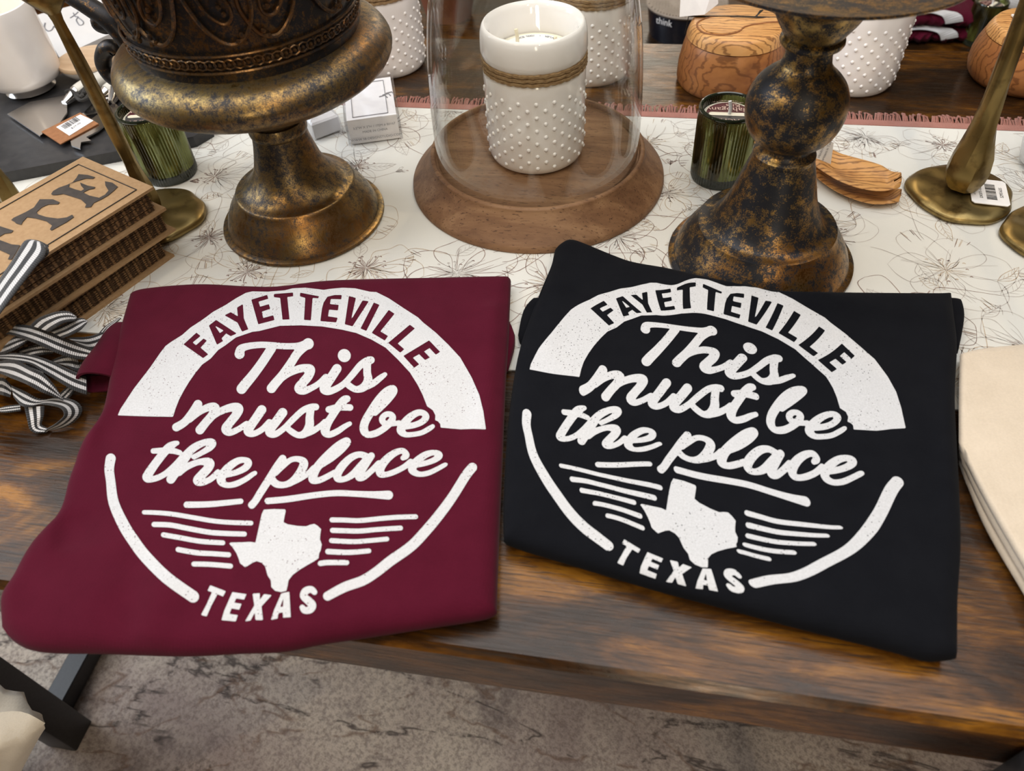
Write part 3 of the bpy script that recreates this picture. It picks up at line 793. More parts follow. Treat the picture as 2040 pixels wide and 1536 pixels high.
tg = obj('paper_tag', MB().box((0, 0, 0), (.030, .036, .0015), .15), MAT['paper'], None, loc=OB2+V((-.012, .002, zl+.0022)), smooth=False)
tag(tg, 'small white printed tag on the bulging box lid', 'tag')
mk = MB()
for R in (.009, .0065, .004): mk.tube([V((R*math.cos(a), -.004+R*math.sin(a), .0009)) for a in [PI*i/12 for i in range(13)]], .0004, 4)
obj('printed_arch', mk, MAT['greyink'], tg)

# ================================================================== brass candlesticks
def candlestick(loc, label, lean=(0, 0), rs=1.0, hs=1.0, bl=1.0, seed=1):
    t = thing('brass_candlestick', label, 'candlestick', loc, 0, 'hammered brass candlesticks')
    R = .0475
    ang = [2*PI*k/64 for k in range(64)]
    rr = random.Random(seed); ph = [rr.uniform(0, 6.28) for _ in range(4)]
    rim = lambda a: R*(1+.030*math.sin(3*a+ph[0])+.022*math.sin(5*a+ph[1])+.012*math.sin(9*a+ph[2]))
    v = []; f = []
    lv = [(.94, 0), (1.0, .0022), (1.0, .0052), (.95, .0075), (.80, .0085), (.45, .0092), (.16, .0100)]
    for s, z in lv:
        for k, a in enumerate(ang): v.append((rim(a)*s*math.cos(a), rim(a)*s*math.sin(a), z+(.0012*math.sin(7*a+ph[3]) if s == .80 else 0)))
    for i in range(len(lv)-1):
        for k in range(64): f.append((i*64+k, i*64+(k+1) % 64, (i+1)*64+(k+1) % 64, (i+1)*64+k))
    f.append(tuple(range(63, -1, -1))); f.append(tuple(range((len(lv)-1)*64, len(lv)*64)))
    obj('base', MB().add(v, f), MAT['brass'], t, ang=60)
    H = .235; m = MB()
    pr = [(0,.010),(.005,.0105),(.0125,.0135),(.0155,.022),(.0162,.031),(.0148,.045),(.0115,.060),(.0090,.076),(.0078,.095),(.0071,.12),(.0066,.155),(.0060,.19),(.0052,.220),(.0046,.236),(.0052,.243),(.0120,.252),(.0185,.262),(.0205,.280),(.0195,.295),(.0170,.295),(.0160,.266),(0,.262)]
    pr = [(r*rs*(bl if z < .07 else (bl+(1-bl)*min(1, (z-.07)/.06))) if z < .24 else r, z if z < .03 else .03+(z-.03)*hs) for r, z in pr]
    n = 14; vv = []; ff = []
    for i, (r, z) in enumerate(pr):
        for k in range(n):
            a = 2*PI*k/n+.35*math.sin(z*28+k*.4); r2 = r*(1+.05*math.sin(k*2.3+z*60))
            vv.append((r2*math.cos(a)+lean[0]*z, r2*math.sin(a)+lean[1]*z, z))
    for i in range(len(pr)-1):
        for k in range(n): ff.append((i*n+k, i*n+(k+1) % n, (i+1)*n+(k+1) % n, (i+1)*n+k))
    obj('stem', MB().add(vv, ff), MAT['brass'], t, ang=30)
    return t
k1 = candlestick(P(1909, 392, RT), 'hammered brass candlestick with white barcode sticker on its foot', (-.08, 0), 1.16, seed=2)
stk = MB(); c = V((.022, -.006, .0105)); a = -.12; ex = V((math.cos(a), math.sin(a), 0)); ey = V((-ex.y, ex.x, 0))
sp = [c+ex*x*.0165+ey*y*.021 for x, y in ((-.85,-1),(.85,-1),(1,-.85),(1,.85),(.85,1),(-.85,1),(-1,.85),(-1,-.85))]
so_ = obj('price_sticker', MB().add([V((p.x, p.y, .0104)) for p in sp]+[V((p.x, p.y, .0112)) for p in sp], [tuple(range(7, -1, -1)), tuple(range(8, 16))]+[(i, (i+1) % 8, 8+(i+1) % 8, 8+i) for i in range(8)]), MAT['paper'], k1, smooth=False)
bc = MB(); rb = random.Random(5); y = -.013
while y < .013:
    w_ = rb.choice((.0004, .0007, .0011)); q = [c+ex*x_+ey*(y+w_*s) for x_, s in ((-.003, 0), (.006, 0), (.006, 1), (-.003, 1))]
    bc.flat([V((p.x, p.y, .0115)) for p in q]); y += w_+rb.choice((.0004, .0007, .001))
put(bc, text('52951635', .0042), V((0, 0, .0115))+c*1.0+ex*.0105-V((0, 0, c.z)), ey, -ex); put(bc, text('DK071-1029Q', .0040), V((c.x, c.y, .0115))-ex*.0075, ey, -ex); put(bc, text('67 Aged Brass', .0026), V((c.x, c.y, .0115))-ex*.013, ey, -ex)
obj('barcode', bc, MAT['ink'], so_, smooth=False)
candlestick(P(318, 438, RT), 'hammered brass candlestick standing behind the kraft books', (.0, -.03), .95, .84, .66, seed=4)
candlestick(P(52, 440, RT), 'hammered brass candlestick at the left photo edge behind the books', (-.02, 0), .95, .84, .66, seed=6)
candlestick(P(2106, 478, RT), 'hammered brass candlestick cut off by the right photo edge', (0, 0), seed=5)
vb = P(2082, 330, RT)
vt = thing('ceramic_votive', 'rounded white ceramic votive just inside the right photo edge', 'votive', vb)
obj('body', MB().lathe([(0,0),(.018,0),(.026,.006),(.030,.022),(.029,.040),(.025,.052),(.022,.055),(.020,.052),(.020,.03),(0,.03)], 48), MAT['whitecer'], vt)
# ================================================================== olive wood servers
def server(path, widths, h0, thick, label, notch):
    """spoon blank from pixel centre line; bowl hollowed; path from handle to tip"""
    pts = catmull([P(a, b, h0+.006) for a, b in path], 8); ws = [p.x for p in catmull([V((w_, 0, 0)) for w_ in widths], 8)]
    n = 11; L = len(pts); v = []; f = []
    for i, p in enumerate(pts):
        t_ = (pts[min(i+1, L-1)]-pts[max(i-1, 0)]).normalized(); sd = V((-t_.y, t_.x, 0)); q = i/(L-1)
        hol = max(0, min(1, (q-.42)/.12))*max(0, min(1, (1.0-q)/.10))
        rise = .010*max(0, q-.45)
        for k in range(n):
            s = -1+2*k/(n-1); e = math.sqrt(max(0, 1-abs(s)**4)); 
            zt = TZ+h0+thick*(.55+.45*e)-hol*(1-s*s)*thick*.75+rise*0
            v.append((p.x+sd.x*s*ws[i], p.y+sd.y*s*ws[i], zt))
        for k in range(n):
            s = -1+2*k/(n-1)
            v.append((p.x+sd.x*s*ws[i], p.y+sd.y*s*ws[i], TZ+h0+thick*.5*s*s))
    for i in range(L-1):
        for k in range(n-1):
            a, b = i*2*n+k, (i+1)*2*n+k
            if notch and i > L-5 and k == n//2-1: continue
            f.append((a, b, b+1, a+1)); f.append((a+n, a+n+1, b+n+1, b+n))
        a, b = i*2*n, (i+1)*2*n
        f.append((a, a+n, b+n, b)); f.append((a+n-1, b+n-1, b+2*n-1, a+2*n-1))
    for i in (0, L-1):
        for k in range(n-1):
            a = i*2*n+k; f.append((a, a+1, a+n+1, a+n))
    c = pts[L//2]
    o = obj('salad_server', MB().add(v, f), MAT['olive'], None, world=True, loc=(c.x, c.y, TZ+h0), ang=50)
    return tag(o, label, 'salad server', 'olive wood salad servers')
server([(1480,262),(1540,290),(1600,318),(1650,340),(1700,366),(1750,384),(1792,392)], [.008,.0085,.0105,.019,.0235,.0215,.008], RT, .012, 'olive wood salad spoon, the lower of the stacked pair', False)
server([(1490,240),(1545,268),(1605,296),(1655,322),(1705,343),(1752,356),(1792,361)], [.008,.0085,.0105,.019,.0245,.0225,.010], RT+.0135, .012, 'olive wood salad fork with notched tip, the upper of the stacked pair', True)
tq = thing('paper_tag', 'white printed tag leaning on the olive wood servers', 'tag', P(1632, 315, RT+.026))
q = [Pv(a, b, P(1640, 318, RT+.027), V((-.1, -1, 0))) for a, b in ((1606,286),(1637,275),(1661,284),(1655,327),(1618,312),(1606,306))]
m = MB(); m.add(q+[p+V((0, .0012, .0002)) for p in q], [(5,4,3,2,1,0), (6,7,8,9,10,11)]+[(i, (i+1) % 6, 6+(i+1) % 6, 6+i) for i in range(6)])
obj('card', m, MAT['paper'], tq, world=True, smooth=False)
tx = MB(); o_ = Pv(1648, 297, P(1640, 318, RT+.027), V((-.1, -1, 0)))+V((0, -.0006, 0))
for dx, s in ((0, 'artisans in Tunisia'), (-.0045, 'Handcrafted by'), (-.0185, 'with natural'), (-.022, 'olivewood')):
    put(tx, text(s, .0034), o_+V((dx, -.1*dx*0, -dx*.25)), (.12, 0, 1), (-1, .1, .15))
obj('lettering', tx, MAT['greyink'], tq, world=True, smooth=False)

# ================================================================== boxed packages by the urn
def flatbox(name, label, px4, h, mat, cat='box'):
    q = [P(a, b, h) for a, b in px4]; c = sum(q, V())/4
    t = thing(name, label, cat, (c.x, c.y, TZ+RT))
    return t, q
A0, A1 = P(700, 291, RT), P(800, 277, RT)          # front bottom edge of the larger box
ex = (A1-A0); wX = ex.length; ex.normalize(); ey = V((-ex.y, ex.x, 0)); ZB = .030; DB_ = .092
bx = thing('boxed_trinket', 'white printed gift box in clear wrap beside the urn foot', 'box', A0)
c = A0+ex*wX/2+ey*DB_/2
obj('carton', MB().box((c.x, c.y, TZ+RT+ZB/2+.0006), (wX-.002, DB_-.002, ZB-.0012), math.atan2(ex.y, ex.x)), MAT['paper'], bx, world=True, smooth=False)
tx = MB(); fo_ = A0-ey*.0006+V((0, 0, .0))
for (s, sz, z_) in (('3.5"W X 2"H // ITEM # B0167', .0038, .0205), ('MADE IN CHINA', .0038, .0150), ('WWW.SB-DESIGNSTUDIO.COM', .0040, .0065)):
    put(tx, text(s, sz), fo_+ex*wX*.52+V((0, 0, z_)), ex, (0, 0, 1))
obj('lettering', tx, MAT['greyink'], bx, world=True, smooth=False)
fr_ = MB(); zt = TZ+RT+ZB+.0004
cor = [A0+ex*.008+ey*.006, A0+ex*(wX-.010)+ey*.006, A0+ex*(wX-.010)+ey*(DB_-.008), A0+ex*.008+ey*(DB_-.008)]
for i in range(4): fr_.tube([V((*cor[i].xy, zt)), V((*cor[(i+1) % 4].xy, zt))], .0005, 4)
for aa in range(3):
    b0 = A0+ex*(wX*.70+.004*aa)+ey*(.045+.003*aa); fr_.tube([V((b0.x, b0.y, zt)), V((b0.x+.006, b0.y+.004, zt)), V((b0.x+.010, b0.y-.001, zt))], .0007, 5)
obj('printed_frame', fr_, MAT['greyink'], bx, world=True)
obj('wrap', MB().box((c.x, c.y, TZ+RT+ZB/2+.0008), (wX+.004, DB_+.003, ZB+.0016), math.atan2(ex.y, ex.x), bev=.0015), MAT['film'], bx, world=True)
B0 = P(636, 286, RT); B1 = P(700, 262, RT); e2 = (B1-B0); w2 = e2.length; e2.normalize(); n2 = V((-e2.y, e2.x, 0))
b2_ = thing('clear_package', 'small clear plastic wrapped packet between urn foot and gift box', 'packet', B0)
c = B0+e2*(w2/2-.002)+n2*.03-V((0.004, 0, 0))
obj('tray', MB().box((c.x, c.y, TZ+RT+.011), (w2*.82, .052, .020), math.atan2(e2.y, e2.x), bev=.002), MAT['whitecer'], b2_, world=True)
fm = MB(); rg = random.Random(2); nx, ny = 14, 12; v = []; f = []
for j in range(ny):
    for i in range(nx):
        a, b = i/(nx-1)-.5, j/(ny-1)-.5
        edge = max(abs(a), abs(b))*2
        z_ = .024*(1-max(0, edge-.82)/.18)+rg.uniform(-.0018, .0018)+.0007
        p = c+e2*a*(w2*.96)+n2*b*.064
        v.append((p.x, p.y, TZ+RT+max(.0006, z_)))
for j in range(ny-1):
    for i in range(nx-1): f.append((j*nx+i, j*nx+i+1, (j+1)*nx+i+1, (j+1)*nx+i))
obj('film', MB().add(v, f), MAT['film'], b2_, world=True, ang=12)

# ================================================================== tray group, far left
def circ3(a, b, c):
    ax, ay, bx_, by, cx, cy = a.x, a.y, b.x, b.y, c.x, c.y
    d = 2*(ax*(by-cy)+bx_*(cy-ay)+cx*(ay-by))
    ux = ((ax*ax+ay*ay)*(by-cy)+(bx_*bx_+by*by)*(cy-ay)+(cx*cx+cy*cy)*(ay-by))/d
    uy = ((ax*ax+ay*ay)*(cx-bx_)+(bx_*bx_+by*by)*(ax-cx)+(cx*cx+cy*cy)*(bx_-ax))/d
    return V((ux, uy, 0))
s1, s2, s3 = P(0, 368, RT), P(240, 322, RT), P(398, 262, RT)
# a rectangular slate board, front edge turned towards the camera
d1 = (s2-s1).normalized(); nn = V((-d1.y, d1.x, 0))
SB = P(120, 346, RT)
sl = thing('slate_board', 'black slate serving board under the cheese knives', 'serving board', SB)
q = [s1-d1*.10, s2+d1*.085, s2+d1*.105+nn*.016, s2+d1*.11+nn*.23, s1-d1*.10+nn*.23]
m = MB().prism([(p.x, p.y) for p in q], TZ+RT, TZ+RT+.013)
obj('slab', m, MAT['slate'], sl, world=True, smooth=False)
SZ = RT+.013
# tapered milk-glass candle on a clear foot
wc = P(64, 178, SZ)
wt = thing('white_tumbler_candle', 'tapered plain white glass candle on clear foot at top left', 'candle', wc)
wp = profile(wc+V((0, 0, .012)), [(188,50),(187,58),(182,66),(170,71),(140,74),(100,76),(70,76.5),(48,76),(44,75)])
obj('foot', MB().lathe([(0,0),(.026,0),(.030,.003),(.024,.010),(.022,.0125),(0,.0125)], 48), MAT['steel'], wt)
obj('glass', MB().lathe([(0, .0122)]+[(r, z+.0122) for r, z in wp]+[(wp[-1][0]-.0015, wp[-1][1]+.013), (wp[-1][0]-.003, wp[-1][1]+.012), (wp[-3][0]-.004, wp[-3][1]-.01), (0, wp[-3][1]-.01)], 64), MAT['milk'], wt)
zt = wp[-3][1]+.004; obj('wax', MB().lathe([(wp[-3][0]-.004, zt-.006), (wp[-3][0]-.004, zt), (0, zt)], 48), MAT['wax'], wt)
# white board with handwriting
hb = [P(a, b, SZ+.012) for a, b in ((118,114),(248,54),(262,-20),(72,30))]
wbx = thing('lettered_board', 'white rectangular board with thin script lettering at top left', 'board', hb[0])
obj('slab', MB().prism([(p.x, p.y) for p in hb], TZ+SZ+.0005, TZ+SZ+.012), MAT['whitecer'], wbx, world=True, smooth=False)
scr = MB()
for pl in ([(87,64),(88,52),(90,46),(89,56),(96,62),(103,60),(108,52),(111,55),(116,48),(121,46)], [(140,36),(148,31),(156,24)], [(146,26),(150,33),(156,34),(152,40),(158,50),(165,49),(166,44),(160,38),(154,34)]):
    scr.tube(catmull([P(a, b, SZ+.0122) for a, b in pl], 5), .0009, 5)
obj('script', scr, MAT['greyink'], wbx, world=True)
# bowl with pale wooden lid
bc_ = P(188, 150, SZ)
bwt = thing('lidded_bowl', 'small white bowl with pale wooden disc lid behind the knives', 'bowl', bc_)
obj('bowl', MB().lathe([(0,0),(.018,0),(.024,.004),(.034,.014),(.0355,.018),(0,.018)], 56), MAT['whitecer'], bwt)
obj('lid', MB().lathe([(0,.0184),(.036,.0184),(.0365,.021),(.0355,.0235),(0,.0235)], 56), MAT['palewood'], bwt)
# cheese knives
def knife(label, handle, blade_poly, ring):
    c = P(*handle[0], SZ+.006)
    t = thing('cheese_knife', label, 'knife', c, 0, 'cheese knives on the slate board')
    hp_ = [P(a, b, SZ+.011) for a, b in handle]
    obj('handle', MB().tube(catmull(hp_, 6), [.0088*(.80+.25*math.sin(PI*i/(6*(len(handle)-1)))) for i in range(6*(len(handle)-1)+1)], 14), MAT['handle'], t, world=True)
    bp = [P(a, b, SZ+.0045) for a, b in blade_poly]
    obj('blade', MB().prism([(p.x, p.y) for p in bp], TZ+SZ+.0036, TZ+SZ+.0052), MAT['steel'], t, world=True, smooth=False)
    r0_, r1_ = P(*ring[0], SZ+.0065), P(*ring[1], SZ+.009)
    obj('ferrule', MB().tube([r0_, (r0_+r1_)/2, r1_], [.0035, .006, .0082], 12), MAT['steel'], t, world=True)
    return t
knife('wide cheese cleaver knife with cream handle at the front of the slate', [(152,182),(190,163),(232,143)], [(15,228),(80,272),(92,262),(120,245),(134,225),(134,205),(150,196),(143,188),(124,192),(60,204)], ((128,206),(152,184)))
knife('heart pointed cheese knife with cream handle on the slate', [(212,182),(250,160),(285,140)], [(158,234),(180,212),(196,196),(212,188),(218,196),(214,215),(196,226)], ((196,198),(214,184)))
knife('fork tipped cheese knife with cream handle lying toward the candlestick', [(226,178),(262,154),(300,130)], [(141,282),(143,291),(160,297),(162,284),(182,281),(172,274),(195,262),(222,240),(238,214),(228,205),(205,222),(172,245)], ((222,205),(230,182)))
cdq = [P(a, b, SZ+.0066) for a, b in ((82,262),(120,287),(196,246),(160,224))]
cd = thing('hang_tag', 'tan card tag with white barcode sticker on the knives', 'tag', cdq[0])
obj('card', MB().prism([(p.x, p.y) for p in cdq], TZ+SZ+.0056, TZ+SZ+.0066), MAT['leather'], cd, world=True, smooth=False)
sq = [P(a, b, SZ+.0072) for a, b in ((112,253),(138,270),(186,240),(160,228))]
stt = obj('sticker', MB().prism([(p.x, p.y) for p in sq], TZ+SZ+.0067, TZ+SZ+.0072), MAT['paper'], cd, world=True, smooth=False)
bc = MB(); uu = (sq[2]-sq[1]); vv_ = (sq[0]-sq[1]); k = .12; rb = random.Random(9)
while k < .72:
    w_ = rb.choice((.012, .02, .034)); z_ = V((0, 0, .0006))
    bc.flat([sq[1]+uu*a+vv_*b+z_ for a, b in ((k, .50), (k+w_, .50), (k+w_, .88), (k, .88))]); k += w_+rb.choice((.014, .026))
put(bc, text('$29.00', .0052), sq[1]+uu*.45+vv_*.32+V((0, 0, .0006)), uu.normalized(), vv_.normalized())
obj('barcode', bc, MAT['ink'], stt, world=True, smooth=False)
kn = MB()
for pl in ([(130,184),(140,180),(150,186),(158,192),(168,190)], [(152,192),(162,182),(172,174),(168,180),(160,196)], [(150,190),(160,200),(172,196),(178,188)], [(166,186),(178,180),(182,186),(174,192)]):
    kn.tube(catmull([P(a, b, SZ+.014) for a, b in pl], 5), .0022, 7)
ko = obj('cord_knot', kn, MAT['string'], None, world=True, loc=P(158, 188, SZ+.014)); tag(ko, 'small black cord knot tied round the knives', 'cord')

# ================================================================== kraft books
H1 = .080
cn = [P(305, 372, H1), P(165, 312, H1)]         # near right and far right corners of the top cover
e_sp = (cn[1]-cn[0]); WB = e_sp.length; e_sp.normalize()
e_l = (P(0, 425, H1)-cn[1]).normalized(); e_l = (e_l-e_sp*e_l.dot(e_sp)).normalized(); LB = .235
def book(near, z0, hh, label, rot=0.0, letters=False):
    es = Matrix.Rotation(rot, 3, 'Z') @ e_sp; el = Matrix.Rotation(rot, 3, 'Z') @ e_l
    o = V((near.x, near.y, TZ+z0)); t = thing('kraft_book', label, 'book', o, 0, 'stacked kraft cardboard books')
    def slab(a0, a1, b0, b1, za, zb, name, mat, par=None, bev=0.0):
        pts = [o+es*b+el*a for a, b in ((a0, b0), (a1, b0), (a1, b1), (a0, b1))]
        return obj(name, MB().prism([(p.x, p.y) for p in pts], TZ+z0+za, TZ+z0+zb), mat, par or t, world=True, smooth=False)
    ct = .0026
    slab(0, LB, 0, WB, 0, ct, 'cover', MAT['kraft']); top = slab(0, LB, 0, WB, hh-ct, hh, 'cover', MAT['kraft'])
    pg = MB(); n = 9; zz = ct+.0004; dz = (hh-2*ct-.0008)/n
    rp = random.Random(int(z0*1000)+3)
    for i in range(n):
        j = rp.uniform(-.0008, .0008)
        a0, a1, b0, b1 = .004+2*abs(j), LB-.005, .0055+j, WB-.005
        pts = [o+es*b+el*a for a, b in ((a0, b0), (a1, b0), (a1, b1), (a0, b1))]
        pg.prism([(p.x, p.y) for p in pts], TZ+z0+zz+dz*i, TZ+z0+zz+dz*(i+.30))
        pts = [o+es*b+el*a for a, b in ((a0, b0+.0012), (a1, b0+.0012), (a1, b1), (a0, b1))]
        pg.prism([(p.x, p.y) for p in pts], TZ+z0+zz+dz*(i+.30), TZ+z0+zz+dz*(i+1))
        ln = a1-a0; kk = int(ln/.0042)
        for q_ in range(kk):
            aa = a0+ln*(q_+.5)/kk; p0 = o+es*(b0+.0002)+el*(aa-.0014); p1 = o+es*(b0+.0002)+el*(aa+.0014); pi_ = es*.0016
            za, zb = TZ+z0+zz+dz*(i+.30), TZ+z0+zz+dz*(i+1)
            pg.add([V((p0.x, p0.y, za)), V((p0.x+el.x*.0005, p0.y+el.y*.0005, za)), V(((p0+el*.0014).x, (p0+el*.0014).y, zb)), V(((p0+el*.0009).x, (p0+el*.0009).y, zb))], [(0,1,2,3)])
    obj('pages', pg, MAT['corr'], t, world=True, smooth=False)
    return t, top
def px_on(z): return lambda L, o=(0, 0), s=1.0: [P(o[0]+a/s, o[1]+b/s, z) for a, b in L]
n3 = P(327, 467, RT+.0262); n2b = P(330, 414, RT+.0520)
book(V((n3.x, n3.y, 0)), RT, .0262, 'kraft cardboard book at the bottom of the ribboned stack', .02)
book(V((n2b.x, n2b.y, 0)), RT+.0264, .0258, 'kraft cardboard book in the middle of the ribboned stack', -.01)
tpb, cover = book(cn[0], RT+.0524, H1-.0540, 'kraft cardboard book with large dark letters on top of the stack')
ZC = H1+.0006; pc = px_on(ZC)
let = MB()
E_ = [(372,1412),(388,1390),(430,1366),(490,1345),(530,1325),(556,1296),(572,1268),(640,1274),(692,1290),(676,1302),(626,1300),(560,1318),(508,1338),(500,1362),(545,1378),(590,1390),(612,1378),(590,1352),(583,1330),(640,1352),(694,1362),(684,1374),(648,1380),(606,1402),(650,1424),(722,1440),(764,1418),(790,1388),(768,1352),(764,1320),(818,1330),(858,1360),(830,1388),(786,1424),(738,1452),(682,1478),(662,1508),(618,1512),(628,1488),(588,1452),(520,1430),(460,1412),(412,1420),(380,1420)]
T_ = [(58,386),(70,374),(130,346),(176,320),(206,278),(275,278),(310,294),(300,304),(250,305),(216,320),(190,344),(196,356),(240,370),(300,378),(346,372),(374,358),(383,370),(346,396),(302,420),(266,440),(258,434),(270,414),(240,392),(180,376),(140,371),(118,394),(110,410),(84,404),(74,394)]
N_ = [(-40,412),(0,418),(70,440),(58,452),(24,456),(0,470),(-40,480)]
N2_ = [(-40,470),(0,490),(60,512),(104,516),(84,552),(60,590),(40,590),(52,566),(0,542),(-40,528)]
for poly, o_, s in ((E_, (0, 0), 3.657), (T_, (0, 290), 2.603), (N_, (0, 290), 2.603), (N2_, (0, 290), 2.603)):
    let.flat([V((p.x, p.y, TZ+ZC)) for p in pc(poly, o_, s)])
bo = obj('lettering', let, MAT['coverink'], cover, world=True, smooth=False)
fr_ = MB(); i0, i1 = .009, .011
o_ = V((cn[0].x, cn[0].y, TZ+ZC-.0002))
cc = [o_+e_sp*i0+e_l*i1, o_+e_sp*(WB-i0)+e_l*i1, o_+e_sp*(WB-i0)+e_l*(LB-i1), o_+e_sp*i0+e_l*(LB-i1)]
for i in range(4): fr_.tube([cc[i], cc[(i+1) % 4]], .0005, 4)
obj('border_line', fr_, MAT['coverink'], cover, world=True)

# ================================================================== striped ribbon
rbt = thing('striped_ribbon', 'black and white striped grosgrain ribbon bundled round the kraft books', 'ribbon', P(60, 760, 0))
def rib(U, Lw, hs, o=(0, 560), s=4.8, nm='ribbon_loop'):
    m_ = max(len(U), len(Lw)); 
    def res(L_):
        q_ = catmull([V((a, b, 0)) for a, b in L_], 10); d_ = [0]
        for a, b in zip(q_, q_[1:]): d_.append(d_[-1]+(b-a).length)
        out = []; N = 44
        for i in range(N):
            x_ = d_[-1]*i/(N-1); out.append((float(np.interp(x_, d_, [p.x for p in q_])), float(np.interp(x_, d_, [p.y for p in q_]))))
        return out
    u_, l_ = res(U), res(Lw); N = len(u_); v = []; uv = []; f = []; K = 9; s_ = 0; prev = None
    for i in range(N):
        t_ = i/(N-1); h0 = float(np.interp(t_, [j/(len(hs)-1) for j in range(len(hs))], [x_[0] if isinstance(x_, tuple) else x_ for x_ in hs]))
        h1 = float(np.interp(t_, [j/(len(hs)-1) for j in range(len(hs))], [x_[1] if isinstance(x_, tuple) else x_ for x_ in hs]))
        a = P(o[0]+u_[i][0]/s, o[1]+u_[i][1]/s, h0); b = P(o[0]+l_[i][0]/s, o[1]+l_[i][1]/s, h1)
        md = (a+b)/2
        if prev is not None: s_ += (md-prev).length
        prev = md
        for k in range(K):
            q_ = k/(K-1); v.append(a.lerp(b, q_)); uv.append((q_, s_))
    for i in range(N-1):
        for k in range(K-1): f.append((i*K+k, i*K+k+1, (i+1)*K+k+1, (i+1)*K+k))
    ob_ = obj(nm, MB().add(v, f), MAT['ribbon'], rbt, world=True, ang=180)
    ul = ob_.data.uv_layers.new(name='UVMap')
    for lp in ob_.data.loops: ul.data[lp.index].uv = uv[lp.vertex_index]
    md_ = ob_.modifiers.new('thickness', 'SOLIDIFY'); md_.thickness = .0007; md_.offset = 0
    return ob_
rib([(-60,380),(0,400),(150,415),(300,430),(450,480),(600,540),(750,600),(900,660),(1010,690)], [(-60,490),(0,500),(120,515),(250,560),(400,620),(550,690),(700,740),(850,750),(980,752)], [.030,.034,.036,.030,.018,.012])
rib([(-60,700),(0,700),(150,690),(350,720),(500,770),(650,840),(830,915)], [(-60,760),(0,752),(120,765),(300,800),(430,880),(560,960),(700,1040),(830,1085)], [.024,.028,.028,.022,.014])
rib([(-60,770),(0,765),(150,758),(300,830),(420,890),(520,1000),(600,1125)], [(-60,880),(0,885),(100,925),(250,985),(400,1062),(500,1098),(605,1140)], [.026,.032,.034,.028,.016])
rib([(110,1000),(250,1060),(350,1118),(430,1130),(560,1112),(700,1140),(770,1190),(780,1262),(710,1345),(610,1398),(470,1425)], [(130,1110),(200,1190),(280,1205),(400,1180),(540,1200),(600,1232),(612,1290),(552,1350),(500,1385),(455,1410),(425,1440)], [.018,.018,.015,(.010,.018),(.004,.016),(.003,.012),(.002,.004)])
rib([(425,1195),(418,1290),(398,1362),(420,1390),(480,1412)], [(235,1205),(262,1330),(285,1420),(340,1452),(440,1448)], [.014,.010,.004,.002])
rib([(640,545),(850,530),(1000,480),(1120,440),(1215,418),(1290,405)], [(760,600),(880,655),(1000,612),(1110,545),(1215,508),(1290,495)], [.010,.011,.010,.006,.004])
rib([(930,520),(1000,440),(1080,385),(1140,350)], [(1000,530),(1050,450),(1110,400),(1158,356)], [.008,.012,.014,.012])
rib([(290,425),(370,355),(470,315),(560,292),(660,294),(725,335)], [(470,485),(540,440),(610,400),(680,385),(715,380),(735,358)], [.040,.046,.046,.040])
rib([(470,475),(600,425),(700,372),(780,355),(832,378)], [(600,545),(690,510),(770,465),(815,420),(836,392)], [.034,.038,.038,.034])
rib([(-40,610),(60,565),(160,528),(255,540)], [(-40,720),(60,690),(170,640),(262,575)], [.022,.028,.030,.030])
rib([(180,655),(300,622),(400,612),(500,650)], [(250,735),(330,718),(430,700),(510,690)], [.016,.020,.020,.014])
rib([(490,760),(600,715),(680,705),(740,735)], [(600,800),(680,840),(740,865),(770,850)], [.010,.013,.013,.008])
rib([(755,775),(860,780),(960,790)], [(755,895),(860,895),(950,890)], [.006,.006,.005])
rib([(560,1085),(610,1040),(655,1000)], [(640,1140),(690,1085),(730,1030)], [.006,.008,.007])
rib([(-40,1225),(60,1195),(195,1180)], [(-40,1250),(60,1258),(200,1240)], [.005,.006,.006])
rib([(-30,930),(40,930),(120,1010)], [(-30,1080),(20,1090),(100,1110)], [.010,.012,.010])
rib([(60,640),(160,600),(260,640),(420,760),(520,840)], [(40,720),(140,700),(220,720),(360,820),(470,900)], [.006,.010,.012,.008,.004])
rib([(100,800),(260,800),(420,860)], [(120,880),(270,900),(400,930)], [.012,.014,.010])
# strap standing over the top book
rib([(-90,830),(0,690),(62,600),(120,505),(150,488)], [(-90,1000),(0,872),(85,755),(175,640),(235,560),(222,505)], [.090,.096,.104,.112,.114], (0, 290), 2.603, 'ribbon_strap')
rib([(150,488),(190,492),(225,505),(252,520)], [(222,505),(244,520),(250,560),(205,605)], [.1135,.1125,.108,.101], (0, 290), 2.603, 'ribbon_strap')
